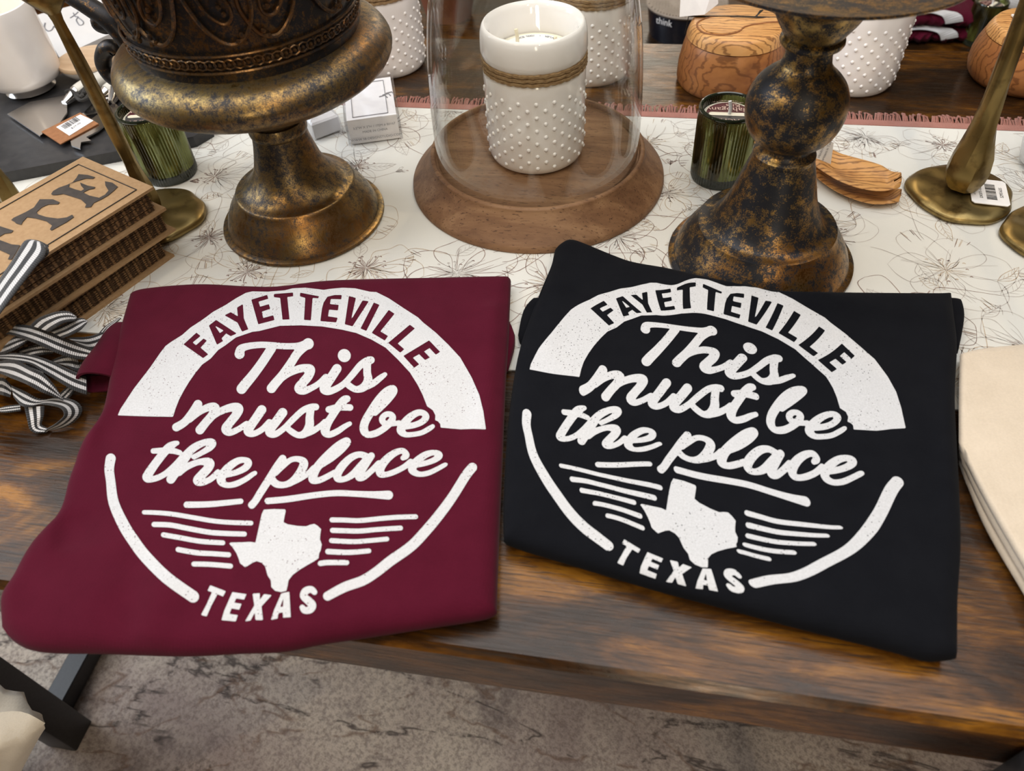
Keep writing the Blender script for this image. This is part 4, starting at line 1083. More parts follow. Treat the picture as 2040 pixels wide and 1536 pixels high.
# ================================================================== folded shirts
def pad(sides, T, h0, nu, nv, re, drape=lambda x, y: 0.0, relief=lambda x, y, d: 0.0, name='body', mat=None, parent=None):
    """soft slab from four outline sides in pixels: top and bottom run left to right, left and right run top to bottom"""
    top, right, bot, left = sides
    def clus(n): return [0.5*(1-math.cos(PI*i/(n-1)))*.6+.4*i/(n-1) for i in range(n)]
    def res(L, ts):
        q_ = catmull([V((a, b, 0)) for a, b in L], 10); d_ = [0]
        for a, b in zip(q_, q_[1:]): d_.append(d_[-1]+(b-a).length)
        o_ = []
        for t_ in ts:
            x_ = d_[-1]*t_; a, b = float(np.interp(x_, d_, [p.x for p in q_])), float(np.interp(x_, d_, [p.y for p in q_]))
            w = P(a, b, h0+T*.5)
            for _ in range(6): w = P(a, b, h0+T*.5+drape(w.x, w.y))
            o_.append(np.array((w.x, w.y)))
        return o_
    us, vs = clus(nu), clus(nv)
    tp, bt_, lf, rt = res(top, us), res(bot, us), res(left, vs), res(right, vs)
    XY = np.zeros((nv, nu, 2))
    for j, v_ in enumerate(vs):
        for i, u_ in enumerate(us):
            XY[j, i] = (1-v_)*tp[i]+v_*bt_[i]+(1-u_)*lf[j]+u_*rt[j]-((1-u_)*(1-v_)*tp[0]+u_*(1-v_)*tp[-1]+(1-u_)*v_*bt_[0]+u_*v_*bt_[-1])
    border = np.array(tp+bt_+lf+rt)
    verts = []; f = []
    D = np.zeros((nv, nu))
    for j in range(nv):
        for i in range(nu):
            D[j, i] = 0 if i in (0, nu-1) or j in (0, nv-1) else np.sqrt(((border-XY[j, i])**2).sum(1).min())
    for j in range(nv):
        for i in range(nu):
            x_, y_ = XY[j, i]; d = min(1, D[j, i]/re); k = math.sqrt(max(0, 1-(1-d)**2))
            verts.append((x_, y_, TZ+h0+T*.5+T*.5*k+drape(x_, y_)+relief(x_, y_, D[j, i])))
    nt = len(verts); bi = {}
    for j in range(nv):
        for i in range(nu):
            if i in (0, nu-1) or j in (0, nv-1): bi[(j, i)] = j*nu+i
            else:
                x_, y_ = XY[j, i]; d = min(1, D[j, i]/re); k = math.sqrt(max(0, 1-(1-d)**2))
                bi[(j, i)] = len(verts); verts.append((x_, y_, TZ+h0+T*.5-T*.5*k+drape(x_, y_)))
    for j in range(nv-1):
        for i in range(nu-1):
            a = j*nu+i; f.append((a, a+nu, a+nu+1, a+1))
            f.append((bi[(j, i)], bi[(j, i+1)], bi[(j+1, i+1)], bi[(j+1, i)]))
    mb = MB().add(verts, f)
    o = obj(name, mb, mat, parent, world=True, ang=80)
    tree = BVHTree.FromPolygons([V(p) for p in verts], f)
    return o, tree
def seg_d(x, y, a, b):
    dx, dy = b[0]-a[0], b[1]-a[1]; t_ = max(0, min(1, ((x-a[0])*dx+(y-a[1])*dy)/(dx*dx+dy*dy)))
    return math.hypot(x-a[0]-t_*dx, y-a[1]-t_*dy), ((x-a[0])*dy-(y-a[1])*dx)/math.hypot(dx, dy), t_
def waves(seed, amp, creases):
    r_ = random.Random(seed); W = [(r_.uniform(10, 38), r_.uniform(0, 6.28), r_.uniform(0, 6.28)) for _ in range(6)]
    def fn(x, y, d):
        s = 0
        for k, a, ph in W: s += math.sin(k*(x*math.cos(a)+y*math.sin(a))+ph)
        e = min(1, d/.03); z = amp*s/2.4*e
        for (p0, p1, h, w_, step) in creases:
            dd, sd, t_ = seg_d(x, y, p0, p1)
            fade = math.sin(PI*min(1, max(0, t_)))**.5 if 0 < t_ < 1 else 0
            z += h*math.exp(-(dd/w_)**2)*min(1, d/.008)
            if step: z += step*fade*math.exp(-(dd/.03)**2)*(1/(1+math.exp(-sd/.0015))-.5)
        return z
    return fn
def xy(a, b, h=.02):
    p = P(a, b, h); return (p.x, p.y)
def droop(x, y):
    o_ = max(0, YF+.012-y); return -2.2*o_*o_
TM = .020
mt = thing('folded_shirt', 'folded maroon t-shirt with white arched Texas print, hanging over the table edge', 't-shirt', up(P(560, 920), 0), 0, 'folded printed t-shirts')
m_sides = ([(262,592),(300,581),(400,573),(500,577),(560,577),(640,567),(720,563),(850,560),(1000,557),(1018,561)],
           [(1018,561),(1013,680),(1008,760),(1002,900),(997,1020),(993,1120),(990,1222)],
           [(8,1252),(30,1280),(80,1299),(200,1302),(360,1307),(470,1302),(560,1298),(640,1283),(720,1271),(850,1251),(960,1234),(990,1222)],
           [(262,592),(232,700),(206,830),(168,893),(142,958),(122,1025),(70,1090),(34,1148),(7,1195),(8,1252)])
mrel = waves(4, .0016, [(xy(206, 820), xy(190, 905), .0012, .008, .004), (xy(118, 1030), xy(110, 1110), .001, .007, .004), (xy(110,1110), xy(190,1190), .0022, .018, 0),
                        (xy(330, 1180), xy(290, 1260), .0020, .014, 0), (xy(262, 1130), xy(250,1270), -.0018, .012, 0), (xy(500, 640), xy(330, 860), .0014, .02, 0), (xy(980, 620), xy(960, 860), .0022, .008, 0)])
mo, mtree = pad(m_sides, TM, .0018, 80, 80, .012, droop, mrel, 'body', MAT['maroon'], mt)
def sleeve(path, rad, flat, mat, parent):
    pts = catmull([P(a, b, h) for a, b, h in path], 5); rr_ = [p.x for p in catmull([V((r_, 0, 0)) for r_ in rad], 5)]
    N = 28; L = len(pts); v = []; f = []
    for shell in (1.0, .86):
        for i, p in enumerate(pts):
            t_ = (pts[min(i+1, L-1)]-pts[max(i-1, 0)]).normalized(); sd = V((-t_.y, t_.x, 0)).normalized()
            for k in range(N):
                a = 2*PI*k/N; w_ = 1+.06*math.sin(3*a+i*.5)
                z_ = max(TZ+.0006+(.0015 if shell < 1 else 0), p.z+math.sin(a)*rr_[i]*flat*shell*w_)
                q_ = p+sd*math.cos(a)*rr_[i]*shell*w_
                v.append((q_.x, q_.y, z_))
    for s in range(2):
        o_ = s*L*N
        for i in range(L-1):
            for k in range(N):
                a, b, c, d = o_+i*N+k, o_+i*N+(k+1) % N, o_+(i+1)*N+(k+1) % N, o_+(i+1)*N+k
                f.append((a, b, c, d) if s == 0 else (d, c, b, a))
    for k in range(N):
        f.append(((L-1)*N+k, (L-1)*N+(k+1) % N, L*N+(L-1)*N+(k+1) % N, L*N+(L-1)*N+k))
    return obj('sleeve', MB().add(v, f), mat, parent, world=True, ang=70)
sleeve([(262,662,.003),(239,687,.006),(215,722,.0095),(194,763,.0115)], [.0165,.0175,.0175,.0165], .80, MAT['maroon'], mt)
pad(([(985,640),(1012,640),(1026,668)], [(1026,668),(1025,695),(1013,738)], [(985,738),(1000,740),(1013,738)], [(985,640),(980,690),(985,738)]), .010, .0005, 10, 12, .004, name='sleeve_fold', mat=MAT['maroon'], parent=mt)

TB = .022
bk = thing('folded_shirt', 'folded black t-shirt with white arched Texas print in front of the pedestal', 't-shirt', up(P(1460, 880), 0), 0, 'folded printed t-shirts')
b_sides = ([(1104,505),(1118,492),(1145,486),(1215,514),(1260,530),(1330,543),(1400,560),(1480,578),(1560,588),(1640,590),(1740,591),(1860,592),(1893,590)],
           [(1893,590),(1899,640),(1905,700),(1901,800),(1905,900),(1910,1000),(1912,1100),(1906,1200),(1905,1312)],
           [(1003,1080),(1050,1097),(1150,1127),(1300,1172),(1450,1212),(1600,1252),(1780,1297),(1850,1316),(1905,1312)],
           [(1104,505),(1096,540),(1076,590),(1052,650),(1030,720),(1012,850),(1003,1000),(1003,1080)])
brel = waves(9, .0012, [(xy(1300, 590), xy(1480, 610), .0016, .012, 0), (xy(1560, 640), xy(1700, 700), .0012, .014, 0), (xy(1870, 620), xy(1890, 1000), .0012, .008, 0), (xy(1120, 560), xy(1090, 700), .0012, .008, 0)])
def ride(x, y):
    return .021*math.exp(-((x-RB.x)/.085)**2)*max(0, min(1, (y-(RB.y-.15))/.06))**2
bo_, btree = pad(b_sides, TB, .0018, 80, 80, .013, ride, brel, 'body', MAT['blackcloth'], bk)
pad(([(1075,596),(1062,598),(1095,596)][1:], [(1095,596),(1090,650),(1075,690)], [(1032,668),(1040,690),(1075,690)], [(1062,598),(1042,622),(1032,668)]), .011, .0005, 10, 10, .004, name='sleeve_fold', mat=MAT['blackcloth'], parent=bk)
pad(([(1870,600),(1895,600),(1914,604)], [(1914,604),(1920,640),(1908,704)], [(1870,704),(1890,705),(1908,704)], [(1870,600),(1868,650),(1870,704)]), .014, .0005, 10, 12, .005, name='sleeve_fold', mat=MAT['blackcloth'], parent=bk)

# ------------------------------------------------------------------ the printed design (traced once, pressed onto both shirts)
A, B, C, D, E, Fb, G, H, I, J, K, L = [(450,650),(330,740),(600,740),(270,840),(480,840),(620,840),(200,960),(380,1000),(620,960),(220,560),(500,560),(660,620)]
ST = [  # brush strokes: block, then x, y, half width in sixths of a pixel
 (A,[(165,335,67),(182,275,56),(262,243,46),(400,226,43),(520,228,42),(700,242,42),(850,240,44),(940,228,60),(985,215,74)]),
 (A,[(545,270,62),(440,430,62),(330,580,64),(230,700,68),(190,752,68)]),
 (A,[(985,212,74),(930,250,64),(850,335,58),(775,450,58),(680,585,60),(590,690,62),(547,745,64)]),
 (A,[(620,665,42),(740,575,44),(870,515,52),(965,505,56),(1010,525,64),(985,600,62),(920,680,62),(880,745,68),(930,772,55),(1010,748,42),(1110,690,40),(1195,610,42)]),
 (A,[(1328,510,62),(1270,600,62),(1200,705,64),(1182,755,66),(1235,782,48),(1340,740,44),(1430,675,42),(1520,575,44),(1610,468,46),(1690,410,44),(1735,408,50)]),
 (A,[(1690,450,52),(1690,560,52),(1700,650,58),(1650,730,56),(1560,758,44),(1480,718,44),(1445,680,40)]),
 (A,[(1640,735,50),(1755,690,44),(1845,622,40),(1902,580,31)]),
 (A,[(1415,352,76),(1418,356,76)]),
 (B,[(388,395,58),(312,510,56),(225,612,54),(130,670,56)]),
 (B,[(290,580,40),(400,490,44),(515,432,52),(590,440,64),(562,520,58),(485,610,56),(412,702,60)]),
 (B,[(480,610,40),(620,500,46),(770,438,54),(865,446,70),(845,520,60),(778,605,58),(722,690,62),(765,735,44),(860,700,40),(970,630,40)]),
 (B,[(1150,462,62),(1080,565,60),(1005,675,60),(992,722,62),(1050,748,42),(1150,700,40),(1240,610,42)]),
 (B,[(1400,496,62),(1330,592,60),(1258,690,58),(1250,735,60),(1315,752,44),(1420,680,40),(1520,580,42),(1640,470,42),(1735,430,44),(1795,428,46)]),
 (B,[(1735,460,50),(1722,560,54),(1720,650,58),(1670,740,54),(1590,765,42),(1510,725,42),(1455,680,38)]),
 (B,[(1640,760,46),(1760,715,42),(1850,655,38),(1905,605,38)]),
 (C,[(550,330,46),(510,350,56),(440,430,55),(385,515,52),(320,620,54),(288,715,60),(335,758,44),(430,722,42),(520,662,36),(582,628,30)]),
 (C,[(332,458,44),(450,432,45),(585,435,44)]),
 (C,[(885,500,38),(960,425,44),(1040,335,50),(1098,245,58),(1085,212,52),(1010,248,50),(925,345,54),(830,490,56),(762,615,56),(752,705,56),(795,758,44),(885,745,46),(970,700,44),(1040,640,48),(1085,585,46),(1095,545,42),(1065,515,38),(1010,520,38),(970,565,42),(985,612,40),(1060,632,34),(1170,618,34)]),
 (C,[(1240,662,42),(1350,645,40),(1445,605,42),(1492,548,46),(1458,500,40),(1385,500,44),(1290,560,52),(1212,655,58),(1195,712,56),(1245,757,38),(1330,757,34),(1440,736,34),(1530,688,35),(1572,660,30)]),
 (D,[(500,258,30),(455,275,44),(395,315,56),(320,402,56),(240,505,57),(160,622,60),(142,672,62),(195,692,42),(280,668,40),(370,618,40),(480,525,46),(580,425,52),(700,315,52),(830,252,44),(915,258,56),(890,312,46),(800,372,36),(700,425,34)]),
 (D,[(640,400,42),(560,500,52),(490,600,58),(425,692,60)]),
 (D,[(215,354,36),(340,348,40),(450,352,40),(530,374,35)]),
 (D,[(520,610,50),(620,540,45),(770,484,42),(880,496,66),(868,560,60),(795,640,60),(745,708,62),(800,732,42),(900,690,40),(990,610,42)]),
 (D,[(1070,640,40),(1200,612,40),(1315,555,46),(1350,495,50),(1310,462,38),(1220,475,46),(1110,552,54),(1038,650,58),(1028,715,58),(1090,762,38),(1200,748,40),(1320,690,36),(1400,635,33),(1430,618,29)]),
 (E,[(500,445,50),(430,545,52),(330,705,52),(240,845,50),(175,950,48),(132,1000,50)]),
 (E,[(370,690,50),(420,745,50),(510,760,42),(610,722,48),(705,615,54),(755,505,58),(705,455,42),(605,458,36),(500,535,40),(420,620,34)]),
 (E,[(600,735,40),(700,695,32),(800,628,36),(870,560,40)]),
 (E,[(960,530,32),(1080,445,42),(1200,342,46),(1268,248,54),(1230,242,44),(1140,305,48),(1010,435,56),(905,560,58),(865,650,58),(862,700,52),(935,704,42),(1030,662,40),(1120,612,38)]),
 (E,[(1500,420,46),(1420,396,42),(1320,432,48),(1220,525,54),(1158,620,56),(1160,682,50),(1230,692,38),(1330,640,46),(1430,535,48),(1520,430,44)]),
 (E,[(1560,412,46),(1500,500,50),(1435,600,54),(1412,668,50),(1470,668,40),(1560,592,40),(1650,505,44)]),
 (Fb,[(1098,438,34),(1135,405,46),(1095,352,38),(1000,378,46),(900,455,54),(832,550,58),(828,620,54),(885,637,38),(980,610,38),(1100,552,38),(1190,485,42)]),
 (Fb,[(1250,520,40),(1360,502,36),(1475,460,40),(1530,408,48),(1482,374,36),(1380,394,44),(1275,465,52),(1210,550,56),(1222,600,48),(1295,632,36),(1400,618,35),(1510,568,32),(1590,524,30),(1612,514,22)]),
 (D,[(615,997,38),(900,990,36),(1260,955,32)]),
 (E,[(322,952,38),(560,930,38),(900,880,36),(1150,858,36),(1400,868,36),(1600,878,42),(1765,882,54)]),
 (G,[(525,367,26),(680,372,27),(860,388,28),(1100,428,28),(1350,470,28),(1550,488,28),(1802,496,28)]),
 (G,[(645,512,31),(840,520,31),(1050,560,31),(1300,605,31),(1500,620,31),(1722,627,30)]),
 (G,[(757,636,30),(950,670,30),(1200,714,30),(1465,732,29)]),
 (G,[(933,812,31),(1150,850,31),(1350,862,30),(1535,875,30)]),
 (G,[(1120,985,30),(1320,990,30),(1557,1010,30)]),
 (I,[(250,458,30),(400,460,29),(580,466,29),(850,440,29),(1050,425,29),(1248,420,29)]),
 (I,[(257,583,31),(420,588,30),(580,591,30),(800,572,29),(1068,555,29)]),
 (I,[(245,705,30),(500,718,29),(700,705,28),(905,686,28)]),
 (I,[(202,836,33),(450,846,31),(690,828,29)]),
 (I,[(112,978,32),(200,967,32),(425,968,30)]),
 (H,[(1480,1080,34),(1440,1048,40),(1375,1068,44),(1350,1128,42),(1410,1185,48),(1455,1235,46),(1430,1288,44),(1365,1298,40),(1335,1262,32)]),
 ((0,0),[(x*6, y*6, w_*6) for x, y, w_ in [(221,914,10),(218,935,9.5),(221,960,9.3),(227,1002,10.3),(247,1047,11.3),(268,1080,11.6),(291,1110,11.8),(333,1152,11.8),(385,1189,11.8)]]),
 ((0,0),[(x*6, y*6, w_*6) for x, y, w_ in [(653,1188,9),(687,1170,9.8),(723,1157,10),(750,1140,10),(778,1118,10.3),(820,1088,10.3),(853,1053,10.3),(880,1020,10),(903,988,9.6),(928,948,9.6),(941,932,9.4)]]),
]
PG = [  # filled outlines
 ((0,0),1,[(235,828),(240,816),(267,775),(300,732),(320,703),(330,690),(340,682.5),(363,668),(380,653),(403,638),(425,621.7),(450,608),(470,595),(490,584),(503,581),(533,581.7),(567,579),(583,575),(608,573.7),(627,575.8),(645,578),(660,575.8),(683,573.7),(708,575),(737,581.7),(750,582.5),(775,595),(808,617),(833,633),(843,643),(868,663),(893,687),(917,713),(940,753),(955,787),(963,820),(968,856),(943,855),(918,856),(878,852.5),(877,845),(872.5,840),(867,837.5),(867.5,828),(862.5,818),(851,810),(842,787),(832,767),(817,743),(793,717),(768,693),(740,677),(710,664),(682,657.5),(667,655),(642,651),(600,648.7),(558,649.7),(517,660),(503,661.7),(470,673),(450,688),(435,698),(420,715),(403,727),(390,743),(378,760),(367,778),(357,797),(350,815),(345,831),(290,830)]),
 (H,6,[(875,95),(1000,88),(1130,92),(1137,110),(1110,245),(1160,270),(1280,290),(1380,295),(1430,275),(1480,265),(1520,290),(1560,330),(1550,390),(1545,450),(1568,510),(1555,580),(1535,620),(1530,675),(1480,710),(1400,755),(1300,815),(1220,875),(1170,940),(1160,1000),(1145,1065),(1080,1080),(1010,1065),(965,1020),(960,945),(920,880),(890,770),(850,730),(790,710),(740,730),(655,785),(590,735),(575,680),(550,620),(510,555),(462,500),(480,488),(620,485),(720,480),(775,490),(800,380),(830,240),(850,150)]),
 (H,6,[(235,998),(422,1070),(388,1133),(322,1105),(250,1240),(192,1370),(125,1353),(190,1230),(257,1080),(202,1065)]),
 (H,6,[(500,1080),(668,1105),(640,1170),(545,1155),(522,1205),(610,1220),(582,1290),(490,1275),(465,1340),(565,1355),(540,1430),(370,1415),(400,1310),(460,1170)]),
 (H,6,[(742,1100),(828,1093),(827,1172),(880,1103),(970,1117),(848,1250),(866,1415),(776,1413),(768,1320),(718,1418),(650,1432),(762,1240)]),
 (H,6,[(1085,1095),(1180,1075),(1197,1380),(1105,1385),(1103,1322),(1052,1330),(1040,1395),(960,1413),(1000,1290)]),
]
CT = [  # cut out of the white
 (H,6,[(1110,1150),(1105,1255),(1070,1258)]),
 (J,6,[(1030,620),(1080,660),(985,738),(1025,770),(1115,690),(1155,715),(1080,800),(1172,880),(1110,925),(875,760)]),
 (J,6,[(1265,468),(1512,630),(1440,663),(1385,630),(1330,690),(1350,720),(1275,765),(1178,535)]),
 (J,6,[(1365,412),(1440,375),(1525,425),(1515,320),(1585,278),(1597,450),(1650,580),(1575,608),(1520,500)]),
 (K,6,[(5,225),(195,168),(208,215),(92,250),(110,310),(215,280),(232,335),(130,370),(148,445),(268,412),(283,470),(88,520)]),
 (K,6,[(275,158),(505,140),(505,185),(435,195),(462,462),(378,465),(350,205),(275,195)]),
 (K,6,[(590,142),(815,185),(805,210),(738,205),(718,473),(635,468),(650,205),(585,185)]),
 (K,6,[(915,190),(1000,170),(1087,170),(1080,222),(955,218),(945,278),(1050,288),(1040,355),(935,345),(922,425),(1037,442),(1020,498),(830,482),(850,330),(870,260)]),
 (K,6,[(1172,182),(1255,205),(1200,455),(1215,440),(1335,235),(1410,245),(1215,545),(1122,520)]),
 (K,6,[(1470,260),(1537,288),(1380,600),(1310,570)]),
 (K,6,[(1648,348),(1717,395),(1548,605),(1640,660),(1600,715),(1443,622)]),
 (K,6,[(1900,525),(1960,570),(1755,750),(1833,818),(1785,860),(1640,742)]),
 (L,6,[(1170,352),(1302,490),(1250,523),(1175,445),(1110,485),(1180,557),(1122,588),(1050,518),(975,560),(1052,638),(992,680),(862,538)]),
]
BACK_IN = [(J,6,[(1250,535),(1355,595),(1310,625)])]     # counter of the A in the arch
X0, Y0, X1, Y1, STP = 195, 562, 985, 1250, 1.6
gx = np.arange(X0, X1, STP); gy = np.arange(Y0, Y1, STP)
FLD = np.full((len(gy), len(gx)), -5.0)
def window(x0, y0, x1, y1, pad_=4):
    i0, i1 = max(0, int((x0-pad_-X0)/STP)), min(len(gx), int((x1+pad_-X0)/STP)+2)
    j0, j1 = max(0, int((y0-pad_-Y0)/STP)), min(len(gy), int((y1+pad_-Y0)/STP)+2)
    return j0, j1, i0, i1
for si_, (o_, pts) in enumerate(ST):
    wk = .89 if si_ < 32 and len(pts) > 2 else 1.0
    q_ = catmull([V((o_[0]+a/6, o_[1]+b/6, wk*r_/6)) for a, b, r_ in pts], 5)
    for a, b in zip(q_, q_[1:]):
        r_ = max(a.z, b.z); j0, j1, i0, i1 = window(min(a.x, b.x)-r_, min(a.y, b.y)-r_, max(a.x, b.x)+r_, max(a.y, b.y)+r_)
        XX, YY = np.meshgrid(gx[i0:i1], gy[j0:j1]); dx, dy = b.x-a.x, b.y-a.y
        t_ = np.clip(((XX-a.x)*dx+(YY-a.y)*dy)/max(1e-6, dx*dx+dy*dy), 0, 1)
        d = a.z+(b.z-a.z)*t_-np.hypot(XX-a.x-t_*dx, YY-a.y-t_*dy)
        FLD[j0:j1, i0:i1] = np.maximum(FLD[j0:j1, i0:i1], d)
def poly_field(o_, s, pts):
    q_ = [(o_[0]+a/s, o_[1]+b/s) for a, b in pts]; xs = [p[0] for p in q_]; ys = [p[1] for p in q_]
    j0, j1, i0, i1 = window(min(xs), min(ys), max(xs), max(ys)); XX, YY = np.meshgrid(gx[i0:i1], gy[j0:j1])
    dm = np.full(XX.shape, 1e9); ins = np.zeros(XX.shape, bool)
    for (ax, ay), (bx_, by) in zip(q_, q_[1:]+q_[:1]):
        dx, dy = bx_-ax, by-ay; t_ = np.clip(((XX-ax)*dx+(YY-ay)*dy)/max(1e-9, dx*dx+dy*dy), 0, 1)
        dm = np.minimum(dm, np.hypot(XX-ax-t_*dx, YY-ay-t_*dy))
        cr_ = ((ay > YY) != (by > YY)) & (XX < (bx_-ax)*(YY-ay)/((by-ay) if abs(by-ay) > 1e-9 else 1e-9)+ax)
        ins ^= cr_
    return (slice(j0, j1), slice(i0, i1)), np.where(ins, dm, -dm)
for g_ in PG: sl_, d = poly_field(*g_); FLD[sl_] = np.maximum(FLD[sl_], d)
for g_ in CT: sl_, d = poly_field(*g_); FLD[sl_] = np.minimum(FLD[sl_], -d)
for g_ in BACK_IN: sl_, d = poly_field(*g_); FLD[sl_] = np.maximum(FLD[sl_], d)
# marching squares -> flat mesh in design space
pv = []; pfc = []; vid = {}
def gv_(j, i):
    k = (j, i)
    if k not in vid: vid[k] = len(pv); pv.append((gx[i], gy[j]))
    return vid[k]
def ev_(j, i, j2, i2):
    k = (j, i, j2, i2) if (j, i) < (j2, i2) else (j2, i2, j, i)
    if k not in vid:
        a, b = FLD[k[0], k[1]], FLD[k[2], k[3]]; t_ = a/(a-b)
        vid[k] = len(pv); pv.append((gx[k[1]]+(gx[k[3]]-gx[k[1]])*t_, gy[k[0]]+(gy[k[2]]-gy[k[0]])*t_))
    return vid[k]
POS = FLD > 0
anyp = POS[:-1, :-1] | POS[1:, :-1] | POS[:-1, 1:] | POS[1:, 1:]
for j, i in np.argwhere(anyp):
    cs = [(j, i), (j, i+1), (j+1, i+1), (j+1, i)]; s = [POS[c] for c in cs]
    if all(s): pfc.append(tuple(gv_(*c) for c in cs)); continue
    if s == [True, False, True, False] or s == [False, True, False, True]:
        for k in range(4):
            if s[k]: pfc.append((gv_(*cs[k]), ev_(*cs[k], *cs[(k+1) % 4]), ev_(*cs[k], *cs[k-1])))
        continue
    poly = []
    for k in range(4):
        if s[k]: poly.append(gv_(*cs[k]))
        if s[k] != s[(k+1) % 4]: poly.append(ev_(*cs[k], *cs[(k+1) % 4]))
    if len(poly) > 2: pfc.append(tuple(poly))
PV = np.array(pv)
# landmarks shared by the two prints: maroon pixel -> black pixel
LM = [(235,828,1055.3,736.4),(345,831,1154.4,751),(365.8,686.7,1176,615),(405,714,1213,649),(545.8,586,1349,573.7),(563,637.5,1360.4,616.5),(635.8,590.8,1438.7,582),(687,646.7,1490,641.4),(877,701.7,1702.8,709.6),(825,733,1656.7,742),(968,856,1804,853.4),(878,852.5,1700.5,856),(580,649,1382.5,623),(566,579,1368.7,557.6),(826.7,655,1643.8,659),(843,643,1654,643),(300,731.7,1098,664),(340,682.5,1150,609),
 (477.5,705.8,1285.7,656.6),(481.7,775.8,1288,721),(540.8,775,1348,723.5),(611.7,685.8,1414.7,659),(685.8,709,1494,694.4),(739,717.5,1550.7,714),(767.5,745.8,1579.7,748.8),(351.7,852.5,1161,781),(394,805.8,1200.5,737),(698,812.5,1506,790),(698,843,1507,824.8),(783,775.8,1596.8,776.5),(862.5,849,1682,853.4),
 (291.7,953,1114.5,872),(425,881.7,1232.7,818),(510,941.7,1316,884),(501.7,1008,1316,937),(563,911.7,1369,865),(693,879,1503.6,860),(888.7,925,1717.4,941.7),(370,1006,1189,926),(483,998,1297,924),(530,1000,1345,935.5),(781.7,986.7,1613,1000.8),(283,1021,1113.5,927.3),(504,1042.7,1318.7,973),(382.5,1124,1206.7,1027),(463,1128,1282.6,1053),(658,1036.7,1484.4,1022),(832.5,1030,1676.6,1052),(634,1126.7,1469,1100),(695.8,1121,1536.3,1114.7),
 (220,910,1048.7,821.6),(390,1196,1215.4,1094),(247.5,1046.7,1088,953.7),(291,1110,1138.5,1025.8),(941.7,927,1787,956),(648,1192,1496.4,1166),(853,1053,1729.4,1059.4),(778,1118,1643,1121.9),(525.8,1015.8,1341,954.7),(560,1179.7,1398,1130.5),(457,1083,1275.4,1005.6),(641,1085,1469,1071.4),(400.8,1225.8,1229.8,1121.9),(630,1205,1482,1170),(414,1177,1239.4,1083.4)]
LM = np.array(LM)
def tps(src, dst, q_, reg=25.0):
    n = len(src); U = lambda r2: np.where(r2 > 0, r2*np.log(np.maximum(r2, 1e-9)), 0)*.5
    d2 = ((src[:, None]-src[None])**2).sum(-1)
    Kk = U(d2)+reg*np.eye(n); Pm = np.hstack([np.ones((n, 1)), src])
    M_ = np.zeros((n+3, n+3)); M_[:n, :n] = Kk; M_[:n, n:] = Pm; M_[n:, :n] = Pm.T
    sol = np.linalg.solve(M_, np.vstack([dst, np.zeros((3, 2))])); out = []
    for c_ in np.array_split(q_, 40):
        d2 = ((c_[:, None]-src[None])**2).sum(-1); out.append(U(d2)@sol[:n]+np.hstack([np.ones((len(c_), 1)), c_])@sol[n:])
    return np.vstack(out)
PB = tps(LM[:, :2]/100, LM[:, 2:], PV/100, .02)
def press(q_, tree, mat, parent, lift=.00035):
    v = []; ok = []
    for a, b in q_:
        r_ = ray(a, b).normalized(); h_, n_, _, _ = tree.ray_cast(CAMP, r_)
        if h_ is None: v.append((0, 0, 0)); ok.append(False)
        else:
            if n_.z < 0: n_ = -n_
            p = h_+n_*lift; v.append((p.x, p.y, p.z)); ok.append(n_.z > .15)
    f = [tuple(reversed(q)) for q in pfc if all(ok[i] for i in q)]
    o = obj('print', MB().add(v, f), mat, parent, world=True, ang=180)
    o['label'] = 'white distressed ink print: FAYETTEVILLE arch, This must be the place, TEXAS with state outline'
    return o
press(PV, mtree, MAT['print_m'], mt)
press(PB, btree, MAT['print_b'], bk)

# ================================================================== folded canvas, right
cv = thing('folded_canvas', 'folded natural canvas cloth in layers at the right photo edge', 'canvas', up(P(2000, 850), 0))
lay = [([(1912,716),(1960,704),(2060,692),(2160,684)], [(2160,684),(2190,950),(2200,1330)], [(1910,914),(1960,1060),(2040,1222),(2120,1380)][::1]+[(2200,1400)], [(1912,716),(1910,810),(1910,914)], .0018),
       ([(1912,710),(1960,698),(2060,688),(2160,680)], [(2160,680),(2190,930),(2200,1300)], [(1910,899),(1960,1030),(2040,1196),(2120,1350),(2200,1380)], [(1912,710),(1910,800),(1910,899)], .0081),
       ([(1912,706),(1960,694),(2060,684),(2160,676)], [(2160,676),(2190,900),(2200,1280)], [(1910,885),(1960,1005),(2040,1172),(2120,1330),(2200,1360)], [(1912,706),(1910,790),(1910,885)], .0144)]
for tp_, rt_, bt__, lf_, hh in lay:
    pad((tp_, rt_, bt__, lf_), .0062, hh, 24, 24, .003, name='layer', mat=MAT['canvas'], parent=cv, relief=waves(int(hh*1e4), .0006, []))

# ================================================================== cream fabric at lower left (cushion leaning by the front leg)
cu = thing('cream_cushion', 'crinkled cream gauze cushion corner in front of the table leg', 'cushion', V((-.725, .135, .008)))
m = MB(); nu, nv = 34, 34; v = []; f = []; rcu = random.Random(8)
TH = .60
for side in (1, -1):
    for j in range(nv):
        for i in range(nu):
            a, b = -1+2*i/(nu-1), -1+2*j/(nv-1)
            e = max(0, (1-abs(a)**2.6))*max(0, (1-abs(b)**2.6)); pin = 1-.06*(a*a*b*b)
            x_ = a*.19*(1-.07*(1-b*b)); z_ = (b*.5+.5)*.42+.006
            wr = .008*math.sin(15*a+3*b+2*math.sin(3*b))*e**.5+.007*math.sin(31*a-4*b)*e**.4+.003*math.sin(41*b+9*a)*e**.5
            y_ = side*(.065*e**.45+wr) if 0 < i < nu-1 and 0 < j < nv-1 else .006*math.sin(9*a+7*b)
            x_ += (z_-.426)*.63
            v.append((x_, y_+(z_-.2)*.12, z_+.006*math.sin(8*a)*(1 if b > .9 else 0)))
